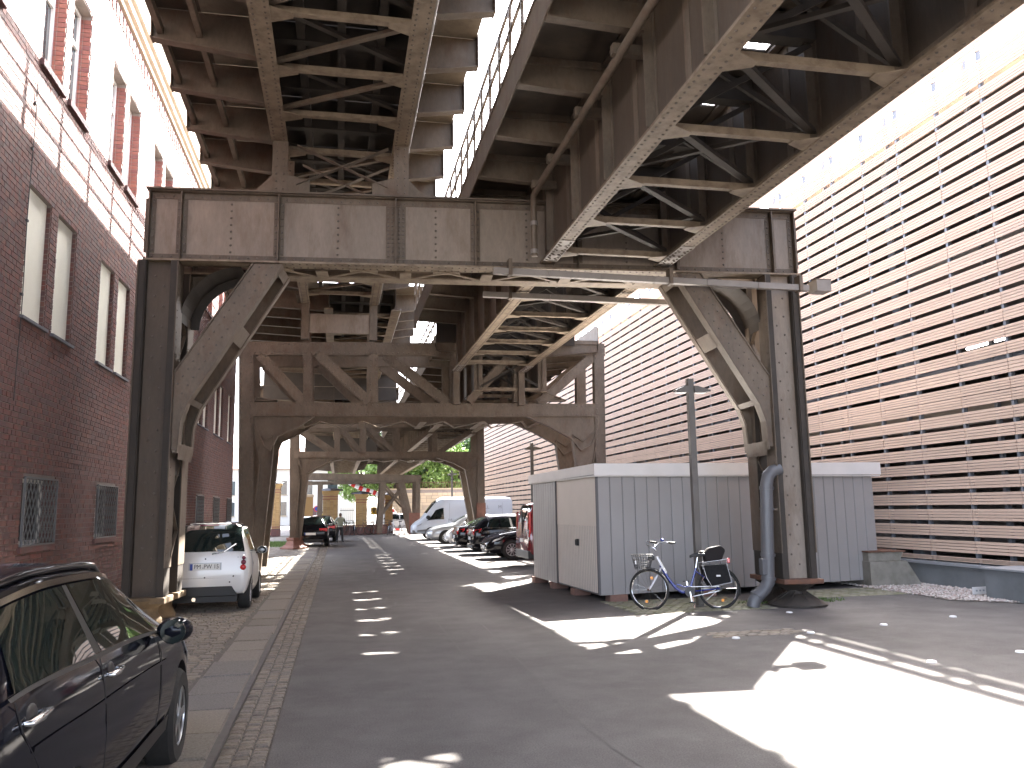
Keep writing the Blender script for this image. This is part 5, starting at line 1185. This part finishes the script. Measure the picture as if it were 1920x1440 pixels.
# silver saloon, nose to the road
c = Car('parked_car', 'silver saloon car parked nose out between the white van and the lamp post', SEDAN, M['paint_silver'], at_front(4.45, 43.1, 4.64), R180, (1.02, 3.75), .32, ROW, rim=('alloy', 12)); detail(c, False, 'sedan', True); c.screen(3.3, 2.68, .92, .9, 'windscreen'); c.screen(.62, 1.2, .9, .9, 'rear_window')
c = Car('parked_car', 'pale hatchback nose showing just behind the tail of the black saloon', WAGON, M['paint_white'], at_front(4.85, 38.6, 4.68), R180, (1.0, 3.78), .32, ROW, rim=('alloy', 8)); detail(c, False, 'wagon', True); c.screen(3.38, 2.75, .92, .9, 'windscreen'); c.screen(.14, .5, .88, .88, 'rear_window')
c = Car('parked_car', 'black saloon car parked tail out with glossy red lights beside the black estate', SEDAN, M['paint_black'], at_front(4.75, 34.9, 4.64), 0, (.95, 3.7), .32, ROW, rim=('alloy', 10)); detail(c, True, 'sedan', True); c.screen(3.3, 2.68, .92, .9, 'windscreen'); c.screen(.62, 1.2, .9, .9, 'rear_window')
c = Car('parked_car', 'black estate car parked tail out with slanted rear window and chrome window line', WAGON, M['paint_black'], at_front(4.95, 32.0, 4.68), 0, (1.0, 3.78), .325, ROW, rim=('alloy', 10)); detail(c, True, 'wagon', True); c.screen(3.38, 2.75, .92, .9, 'windscreen'); c.screen(.12, .52, .88, .88, 'rear_window')
c = Car('parked_car', 'black low coupe parked nose out with large multi spoke alloy wheel beside the red van', SEDAN, M['paint_black'], at_front(4.95, 28.9, 4.64), R180, (1.02, 3.80), .335, ROW, rim=('alloy', 10)); detail(c, False, 'sedan', True); c.screen(3.3, 2.68, .92, .9, 'windscreen'); c.screen(.62, 1.2, .9, .9, 'rear_window')
# red van, tail to the road
RV = [(0,.40,.80,.86,.86,.80),(.05,.30,1.05,1.35,.93,.80),(.16,.26,1.10,1.82,.955,.78),(.4,.24,1.10,1.90,.96,.77),(3.2,.22,1.08,1.92,.96,.77),(3.6,.22,1.06,1.80,.955,.75),(4.1,.22,1.02,1.32,.94,.76),(4.45,.22,.95,1.08,.92,.74),(4.75,.26,.80,.88,.84,.64),(4.86,.34,.65,.7,.7,.5)]
c = Car('parked_van', 'dark red passenger van parked tail out against the end of the grey shed', RV, M['paint_red'], at_front(5.42, 24.75, 4.86), 0, (1.0, 4.05), .33, ROW, rim=('alloy', 10))
hx = -c.L/2
for sd in (-1, 1):
    for g in ((.30,1.35,.34,1.35),(1.5,2.6,1.5,2.58),(2.75,3.7,2.75,3.35)): c.pane(*g, sd, .07, .9)
    MB().box(hx+.015,hx+.085,min(sd*.735,sd*.90),max(sd*.735,sd*.90),.88,1.62).build('tail_light', M['tail'], c.t, bevel=.015); MB().box(hx+.008,hx+.08,min(sd*.74,sd*.895),max(sd*.74,sd*.895),1.02,1.10).build('indicator', M['clearlens'], c.t)
    c.mirror(3.55, 1.15, sd, M['black'], 1.1)
c.screen(.045, .155, .83, .86, 'rear_window'); c.screen(4.15, 3.55, .92, .9, 'windscreen'); MB().box(hx-.012,hx+.25,-.9,.9,.26,.50).build('rear_bumper', M['black'], c.t, bevel=.02); c.plate(hx-.004,0,.78,-1)
MB().box(hx-.004,hx+.04,-.012,.012,.52,1.7).build('door_seam', M['black'], c.t)
# white van, nose to the road
WV = [(0,.42,1.0,2.26,.93,.86),(.08,.36,1.08,2.38,.965,.86),(.4,.34,1.10,2.42,.97,.86),(4.0,.32,1.10,2.42,.97,.86),(4.45,.32,1.10,2.22,.965,.80),(4.95,.32,1.08,1.62,.95,.80),(5.25,.33,1.0,1.22,.93,.80),(5.6,.36,.86,1.0,.86,.72),(5.8,.44,.70,.80,.74,.58)]
c = Car('parked_van', 'white panel van with grey lettering parked nose out at the far end of the row', WV, M['paint_vanwhite'], at_front(4.15, 48.75, 5.8), R180, (1.15, 4.75), .34, ROW, rim=('alloy', 8))
for sd in (-1, 1):
    c.pane(4.02, 5.02, 4.05, 4.50, sd, .05, .62); c.mirror(4.95, 1.28, sd, M['black'], 1.5)
    c.patch('side_moulding', lambda u, v: c.low(lerp(.1, 5.75, u), lerp(.05, .22, v), sd, .008), M['grille'], 24, 2)
    c.seam([(3.95,1.0),(3.95,.1)], sd); c.seam([(5.05,.98),(5.0,.2)], sd)
    for xx in (.6, 2.2, 3.7): MB().tube([c.side(xx, .05, sd, .004), c.side(xx, .85, sd, .004)], .006, 4).build('panel_seam', M['grey_ink'], c.t)
    rz = 0 if sd < 0 else R180
    y = sd*(.94); 
    text('MÜLL       M', .27, M['grey_ink'], c.t, c.side(1.35, .62, sd, .03), (math.radians(84 if sd < 0 else 84), 0, R180 if sd > 0 else 0)); text('Mü', .30, M['grey_ink'], c.t, c.low(3.6, .93, sd, .02), (math.radians(90), 0, R180 if sd > 0 else 0))
    c.lamp('head_light', [c.low(5.25,.93,sd,.004), c.low(5.55,.80,sd,.004), c.low(5.60,.62,sd,.004), c.low(5.35,.66,sd,.004)], (.01, sd*.02, 0), M['clearlens'])
    MB().box(-c.L/2,-c.L/2+.06,min(sd*.80,sd*.92),max(sd*.80,sd*.92),.75,1.25).build('tail_light', M['tail'], c.t)
c.screen(5.02, 4.42, .94, .92, 'windscreen'); MB().box(c.L/2-.2,c.L/2+.01,-.8,.8,.36,.56).build('front_bumper', M['grille'], c.t, bevel=.02); c.plate(c.L/2+.012,0,.5,1)
# two black cars by the left kerb, tails to us
HATCH = [(0,.40,.72,.76,.72,.62),(.06,.28,.93,.98,.82,.66),(.25,.22,.97,1.20,.86,.60),(.55,.2,.97,1.40,.87,.58),(1.4,.19,.95,1.46,.875,.585),(2.1,.19,.93,1.42,.875,.58),(2.6,.19,.91,1.20,.87,.61),(3.0,.19,.87,.96,.87,.66),(3.5,.2,.79,.85,.84,.66),(3.85,.26,.66,.70,.74,.54),(4.0,.34,.56,.6,.6,.4)]
for nm, x, y, pl in (('black hatchback with bright rear window parked beside the flared rusty column foot', -1.32, 43.4, True), ('black hatchback parked ahead of another black car near the standing man', -.98, 49.2, True)):
    c = Car('parked_car', nm, HATCH, M['paint_black'], (x, y, KZ), math.radians(90), (.8, 3.25), .30, 'black cars by the left kerb', rim=('alloy', 8))
    detail(c, True, 'wagon', pl, glassx=((.42,.95,.62,.95),(1.02,1.72,1.02,1.70),(1.80,2.62,1.78,2.25))); c.screen(.11, .5, .9, .88, 'rear_window'); c.screen(2.9, 2.2, .9, .9, 'windscreen')
# ================================================================ far end of the road
def pillar(px0, px1, ytop, Y, label, w=None, cap='stone_pale', z0=0):
    a, b = at_y(px0, ytop, Y), at_y(px1, ytop, Y); w = w or (b.x-a.x); cx = (a.x+b.x)/2; H = a.z
    t = thing('gate_pillar', label, 'gate pillar', (cx, Y, 0), 0, 'yellow brick gate pillars'); h = w/2
    MB().box(-h+.012,h-.012,-h+.012,h-.012,0,H-.35).build('core', M['mortar'], t)
    rest = MB(); z = .55
    while z < H-.42:
        for k in range(int(w/.25)+1):
            x0 = -h+k*.25; x1 = min(h, x0+.24)
            if x1-x0 > .04: rest.box(x0, x1, -h-.006, h+.006, z+.005, z+.07)
        z += .0767
    o = rest.build('brick', M['brick_yellow'], t); o['kind'] = 'stuff'
    MB().box(-h-.03,h+.03,-h-.03,h+.03,0,.55).build('plinth', M['brick'], t)
    for zz in (.62, H-.62, H-.80): MB().box(-h-.012,h+.012,-h-.012,h+.012,zz,zz+.06).build('brick_band', M['brick_red'], t)
    MB().box(-h-.04,h+.04,-h-.04,h+.04,H-.42,H-.30).box(-h-.09,h+.09,-h-.09,h+.09,H-.30,H-.18).build('cornice', M['brick_yellow'], t)
    MB().lathe([((h+.12)*1.414,0),((h+.12)*1.414,.07),((h+.02)*1.414,.12),(h*.6,.19),(0,.21)], (0,0,H-.18), 4).build('cap', M['sill'], t)
    return t
pillar(512, 527, 903, 61.5, 'sunlit yellow brick gate pillar with red plinth beside the red barrier')
pillar(606, 634, 916, 61.5, 'yellow brick gate pillar with domed slate cap behind the standing man')
pillar(667, 688, 922, 61.5, 'yellow brick gate pillar behind the dark parked bicycles')
pillar(722, 736, 924, 63.5, 'yellow brick gate pillar beside the far X braced tower')
# gatehouse wall and low wall with railings
gw = thing('gate_wall', 'orange brick wall standing behind the black parked hatchbacks', 'wall', (-2.4, 63.0, 0))
MB().box(-.95,.55,-.15,.15,0,2.75).build('wall', M['brick_yellow'], gw); MB().box(-1.0,.6,-.2,.2,2.75,2.9).build('coping', M['stone_pale'], gw)
def low_fence(x0, x1, Y, label):
    t = thing('railing_fence', label, 'fence', (x0, Y, 0), 0, 'railings between the gate pillars'); L = x1-x0
    MB().box(0,L,-.13,.13,0,.62).build('low_wall', M['brick'], t); MB().box(0,L,-.16,.16,.62,.70).build('coping', M['block'], t)
    n = int(L/.14)
    for i in range(n): x = .07+i*.14; MB().box(x-.012,x+.012,-.012,.012,.70,1.9).build('bar', M['iron'], t)
    MB().box(0,L,-.015,.015,1.72,1.76).build('rail', M['iron'], t); MB().box(0,L,-.015,.015,.82,.86).build('rail', M['iron'], t)
low_fence(.1, 1.15, 61.5, 'iron railing on a low brick wall behind the standing man'); low_fence(1.95, 3.45, 61.6, 'iron railing on a low brick wall beside the yellow sign')
# red and white arch of the building site
def arch(pts, label, r=.20, seg=.42):
    t = thing('striped_arch', label, 'arch', (pts[0].x, pts[0].y, 0)); P = []
    for i in range(len(pts)-1):
        p0, p1, p2, p3 = pts[max(0,i-1)], pts[i], pts[i+1], pts[min(len(pts)-1,i+2)]
        for k in range(12):
            u = k/12; P.append(.5*((2*p1)+(p2-p0)*u+(2*p0-5*p1+4*p2-p3)*u*u+(3*p1-p0-3*p2+p3)*u**3))
    P.append(pts[-1]); k = 0
    for i in range(0, len(P)-3, 3):
        MB().tube([p-t.location for p in P[i:i+4]], r, 8).build('red_band' if k % 2 else 'white_band', M['redwhite_r'] if k % 2 else M['redwhite_w'], t, 50); k += 1
YA = 72.0
arch([at_y(x, y, YA) for x, y in ((655,905),(680,917),(705,925),(722,937),(732,952),(742,968),(745,985),(746,1004))], 'red and white striped arch curving down behind the gate pillars')
arch([at_y(x, y, YA) for x, y in ((524,905),(515,918),(508,932),(503,948),(499,968),(497,1006))], 'red and white striped arch leg beside the sunlit gate pillar')
# site barriers, cones, signs
for i, (x, y, Y) in enumerate(((497,1003,60),(504,1004,60.2))):
    p = at_y(x, y, Y); t = thing('site_barrier', ['red plastic site barrier standing against the striped arch leg','red plastic site barrier standing next to the sunlit gate pillar'][i], 'barrier', (p.x, Y, 0), 0, 'red barriers by the gate')
    MB().box(-.14,.14,-.03,.03,.12,1.05).build('panel', M['redwhite_r'], t); MB().box(-.09,.09,-.034,-.031,.78,.98).build('reflector', M['redwhite_w'], t); MB().box(-.09,.09,-.034,-.031,.2,.3).build('reflector', M['redwhite_w'], t); MB().box(-.16,.16,-.2,.2,0,.10).build('foot', M['black'], t)
p = at_y(578, 975, 66); t = thing('traffic_cone', 'orange traffic cone showing above the black hatchback roof', 'cone', (p.x, 66, 0)); MB().box(-.5,.5,-.4,.4,0,.82).build('kerb_stack', M['concrete'], t); MB().lathe([(.26,0),(.26,.04),(.20,.04),(.04,.92)], (0,0,.82), 12).build('cone', M['orange'], t); MB().lathe([(.155,.28),(.122,.44)], (0,0,.82), 12).build('band', M['redwhite_w'], t)
p = at_y(701, 958, 64); t = thing('warning_sign', 'orange yellow warning sign on the fence behind the bicycles', 'sign', (p.x, 64, 0)); MB().box(-.20,.20,-.01,.01,p.z-.28,p.z+.28).build('panel', M['yellow'], t); MB().cyl((0,.03,0),(0,.03,p.z+.3),.03,8).build('post', M['grille'], t); MB().box(-.03,.03,-.013,-.011,p.z-.14,p.z+.12).cbox((0,-.012,p.z+.17),.07,.003,.06).build('printed_mark', M['ink'], t)
p = at_y(594, 954, 70); t = thing('road_sign', 'round prohibition sign on a thin post beyond the gate', 'sign', (p.x, 70, 0)); MB().cyl((0,0,p.z),(0,.02,p.z),.24,20).build('disc', M['redwhite_r'], t); MB().cyl((0,-.004,p.z),(0,-.001,p.z),.17,20).build('disc_centre', M['plate_blue'], t); MB().cyl((0,.04,0),(0,.04,p.z+.2),.03,8).build('post', M['grille'], t)
p = at_y(603, 962, 67); t = thing('person', 'worker in a yellow high visibility vest beyond the gate', 'person', (p.x, 67, 0))
def figure(t, H, shirt, trou, skin, hair, pose, nm='body'):
    me = bpy.data.meshes.new(nm); J = pose; names = list(J); idx = {n: i for i, n in enumerate(names)}
    E_ = [('pelvis','belly'),('belly','chest'),('chest','neck'),('neck','head'),('head','crown'),('chest','shl'),('shl','elbl'),('elbl','hal'),('chest','shr'),('shr','elbr'),('elbr','har'),('pelvis','hipl'),('hipl','knl'),('knl','anl'),('anl','tol'),('pelvis','hipr'),('hipr','knr'),('knr','anr'),('anr','tor')]
    me.from_pydata([V(J[n][0])*H for n in names], [(idx[a], idx[b]) for a, b in E_], []); o = bpy.data.objects.new(nm, me); C.objects.link(o); o.parent = t
    sk = o.modifiers.new('skin', 'SKIN'); 
    for n in names:
        d = me.skin_vertices[0].data[idx[n]]; d.radius = (J[n][1]*H, J[n][2]*H); d.use_root = n == 'pelvis'
    ss = o.modifiers.new('sub', 'SUBSURF'); ss.levels = 2; ss.render_levels = 2; sk.use_smooth_shade = True
    m = bpy.data.materials.new('clothing_'+t.name); m.use_nodes = True; N = m.node_tree.nodes; Lk = m.node_tree.links; tc = N.new('ShaderNodeTexCoord'); sp = N.new('ShaderNodeSeparateXYZ'); Lk.new(tc.outputs['Object'], sp.inputs[0])
    r = N.new('ShaderNodeValToRGB'); r.color_ramp.interpolation = 'CONSTANT'; e = r.color_ramp.elements; e[0].color = (.02,.02,.02,1); e[0].position = 0; e[1].position = .04; e[1].color = (*trou,1)
    for pos, c_ in ((.525,shirt),(.855,skin)): q = e.new(pos); q.color = (*c_,1)
    dv = N.new('ShaderNodeMath'); dv.operation = 'DIVIDE'; dv.inputs[1].default_value = H; Lk.new(sp.outputs['Z'], dv.inputs[0]); Lk.new(dv.outputs[0], r.inputs[0]); Lk.new(r.outputs[0], N['Principled BSDF'].inputs['Base Color']); N['Principled BSDF'].inputs['Roughness'].default_value = .8
    o.data.materials.append(m)
    hd = V(J['head'][0])*H; MB().ell(hd+V((0,.012,.028))*H/1.7, .056*H, .066*H, .058*H, 14, 8).build('hair', hair, t, 60)
    for s in ('l','r'):
        h = V(J['ha'+s][0])*H
        for k in range(4): MB().tube([h+V((0,(k-1.5)*.012,0)), h+V((.004,(k-1.5)*.016,-.03))*1, h+V((.0,(k-1.5)*.016,-.06))], [.009,.009,.007], 5).build('finger', M['skin'], t)
        MB().tube([h+V((0,-.02,.01)), h+V((0,-.045,-.02))], [.010,.008], 5).build('thumb', M['skin'], t)
    MB().ell(hd+V((0,-.075,-.005))*H/1.75, .012, .02, .018, 8, 6).build('nose', M['skin'], t)
    for s in (-1, 1): MB().ell(hd+V((s*.03,-.062,.012))*H/1.75, .010, .006, .006, 8, 6).build('eye', M['black'], t); MB().ell(hd+V((s*.068,.0,-.005))*H/1.75, .008, .018, .028, 8, 6).build('ear', M['skin'], t)
    MB().ell(hd+V((0,-.064,-.035))*H/1.75, .022, .008, .005, 8, 6).build('mouth', M['tail_dark'], t)
    return o
POSE = dict(pelvis=((0,0,.52),.085,.065), belly=((0,.0,.60),.085,.06), chest=((0,-.01,.74),.105,.068), neck=((0,-.02,.845),.034,.034), head=((0,-.035,.915),.05,.058), crown=((0,-.035,.965),.035,.04),
  shl=((.115,-.01,.80),.045,.042), elbl=((.19,.04,.66),.03,.03), hal=((.135,-.05,.545),.022,.024), shr=((-.115,-.01,.80),.045,.042), elbr=((-.19,.04,.66),.03,.03), har=((-.13,-.05,.55),.022,.024),
  hipl=((.06,0,.49),.062,.062), knl=((.085,-.01,.28),.045,.045), anl=((.10,.01,.055),.03,.032), tol=((.11,-.09,.025),.028,.022), hipr=((-.06,0,.49),.062,.062), knr=((-.085,-.01,.28),.045,.045), anr=((-.10,.01,.055),.03,.032), tor=((-.12,-.09,.025),.028,.022))
figure(t, 1.75, (.75,.70,.03), (.06,.06,.09), (.42,.24,.17), M['black'], POSE)
pm = at_z(637, 1017); t = thing('person', 'man in pale green shirt and dark trousers standing hands on hips on the road', 'person', (pm.x, pm.y, 0), .3)
figure(t, 1.62, (.24,.27,.22), (.022,.024,.03), (.42,.24,.18), M['bark'], POSE)
hdv = V(POSE['head'][0])*1.62; MB().ell(hdv+V((0,-.005,.055)), .088, .10, .05, 14, 8).build('cap', M['sill_red'], t, 60); MB().prism([hdv+V(v) for v in ((-.06,-.08,.05),(.06,-.08,.05),(.045,-.16,.04),(-.045,-.16,.04))], (0,0,.012)).build('cap_peak', M['sill_red'], t)
MB().box(-.14,.14,-.11,.11,.845,.87).build('belt', M['signwhite'], t)
# bicycles by the gate
for i, (x, y, rz, m, lb) in enumerate(((655,1003,1.9,'iron','dark bicycle leaning at the gate wall beside the standing man'),(664,1003,1.7,'paint_navy','dark blue bicycle leaning at the gate wall among black ones'),(675,1002,.4,'iron','dark bicycle parked side on under the gate pillar'),(690,1001,.2,'sill_red','brown bicycle parked side on at the low brick wall'),
   (727,1004,1.4,'iron','dark bicycle propped against the X braced tower'),(738,1004,1.7,'bike_silver','silver bicycle parked in sun beside the X braced tower'),(748,1003,1.5,'paint_navy','navy bicycle parked in sun among silver ones'),(757,1003,1.8,'bike_silver','silver bicycle parked in sun beside the red bicycle'),(768,1001,1.3,'bike_red','red bicycle parked in sun behind the tower foot'),(777,1000,1.6,'bike_red','red bicycle parked in sun nearest the white van'))):
    p = at_z(x, y); far_bike(p.x, min(p.y, 60.6), rz, M[m], lb)
p = at_y(629, 1000, 58); t = thing('grey_cabinet', 'slim grey blue cabinet beside the black hatchback', 'cabinet', (p.x-.15, 58, 0)); MB().box(-.16,.16,-.2,.2,0,1.0).build('body', M['blue_ctrl'], t, bevel=.01); MB().box(-.18,.18,-.22,.22,1.0,1.05).build('lid', M['blue_ctrl'], t)
# far stone retaining wall, fence, parked car, distant building
sw = thing('retaining_wall', 'sunlit ochre stone retaining wall with railing below the green trees', 'wall', (10, 86, 0))
core = MB().box(-6,16,-.3,.3,0,3.72); core.build('core', M['mortar'], sw); rs = random.Random(3); z = 0; b = MB(); n = 0
while z < 3.7:
    h = rs.uniform(.28,.42); x = -6
    while x < 16:
        w = rs.uniform(.45,1.0); s = MB().box(x+.015, min(16,x+w-.015), -.36+rs.uniform(-.03,.03), -.295, z+.012, min(3.72,z+h-.012))
        if n < 300: s.build('stone', M['stone_pale'], sw); n += 1
        x += w
    z += h
MB().box(-6.1,16.1,-.4,.4,3.72,3.86).build('coping', M['stone_pale'], sw)
for i in range(90): MB().box(-6+i*.245,-5.97+i*.245,-.02,.02,3.86,4.5).build('bar', M['rust'], sw)
MB().box(-6,16,-.02,.02,4.46,4.5).build('rail', M['rust'], sw); MB().box(4.2,4.32,-.5,-.42,1.0,5.0).build('pole', M['iron'], sw)
c = Car('parked_car', 'white hatchback parked in sun beyond the far X braced tower', HATCH, M['paint_white'], (5.2, 70.5, 0), 0, (.8, 3.25), .30, rim=('alloy', 8)); detail(c, True, 'wagon', False, glassx=((.42,.95,.62,.95),(1.02,1.72,1.02,1.70),(1.80,2.62,1.78,2.25)))
hs = thing('distant_house', 'pale distant house standing in sun beyond the gate', 'house', (-6, 112, 0))
MB().box(-15,8,-4,6,0,7).build('wall', M['farwall'], hs); MB().prism([(-15.5,-4.6,7),(-15.5,6.6,7),(-15.5,1,10)], (24,0,0)).build('roof', M['block'], hs)
for i in range(7):
    for j in range(2):
        o = MB().box(-14+i*3.1,-12.8+i*3.1,-4.05,-4.0,1.2+j*2.6,2.9+j*2.6).build('window', M['glass'], hs); MB().box(-14.1+i*3.1,-12.7+i*3.1,-4.12,-3.98,1.1+j*2.6,1.2+j*2.6).build('sill', M['stone_pale'], o)
MB().cbox((3,-4.05,1.05),1.1,.1,2.1).build('door', M['sill_red'], hs)
# trees above the retaining wall
def tree(x, y, H, R, label, seed, m, z0=0, n=2600):
    r = random.Random(seed); t = thing('broadleaf_tree', label, 'tree', (x, y, z0), 0, 'green trees above the stone wall')
    tk = MB().tube([(0,0,0),(.1,0,H*.25),(0,.1,H*.5),(.15,0,H*.8)], [.30,.24,.17,.05], 8); cl = []
    for i in range(16):
        a = r.uniform(0,6.28); z = r.uniform(.35,.95)*H; rad = R*math.sin(math.pi*min(1,(z/H-.22)/.85))*r.uniform(.55,1.0); c_ = V((rad*math.cos(a), rad*math.sin(a), z)); cl.append((c_, r.uniform(.22,.42)*R))
        tk.tube([V((0,0,z*.6)), V((0,0,z*.6)).lerp(c_,.55)+V((0,0,.2)), c_], [.09,.06,.02], 5)
    tk.build('trunk', M['bark'], t, 60); b = MB()
    for i in range(n):
        c_, rr = cl[r.randrange(len(cl))]; d = V((r.gauss(0,1), r.gauss(0,1), r.gauss(0,.8))).normalized()*rr*(r.random()**.4); p = c_+d; s = r.uniform(.14,.27)
        u = V((r.gauss(0,1), r.gauss(0,1), r.gauss(0,1))).normalized(); v = u.cross(V((r.gauss(0,1), r.gauss(0,1), r.gauss(0,1)))).normalized(); b.add([p-u*s, p-v*s*.5, p+u*s, p+v*s*.5], [(0,1,2,3)])
    tag(b.build('crown', m, t), kind='stuff')
for i, (x, y, H, R, k) in enumerate(((6.0,92,9.5,3.6,'leaf'),(9.6,93,10.5,3.6,'leaf'),(13.4,92,10,3.8,'leaf'),(17.5,94,11,4.2,'leaf_dark'),(8,98,12,4,'leaf_dark'),(2.5,100,10,4,'leaf'),(13,100,13,4.5,'leaf'))):
    tree(x, y, H, R, ['light green tree behind the stone wall beside the tower','broad light green tree rising above the middle of the stone wall','light green tree above the stone wall beside the slatted building','dark green tree behind the slatted building corner','dark green taller tree standing behind the lighter ones','light green tree rising beyond the far tower','tallest light green tree at the back above the stone wall'][i], 20+i, M[k], 0, 8000)
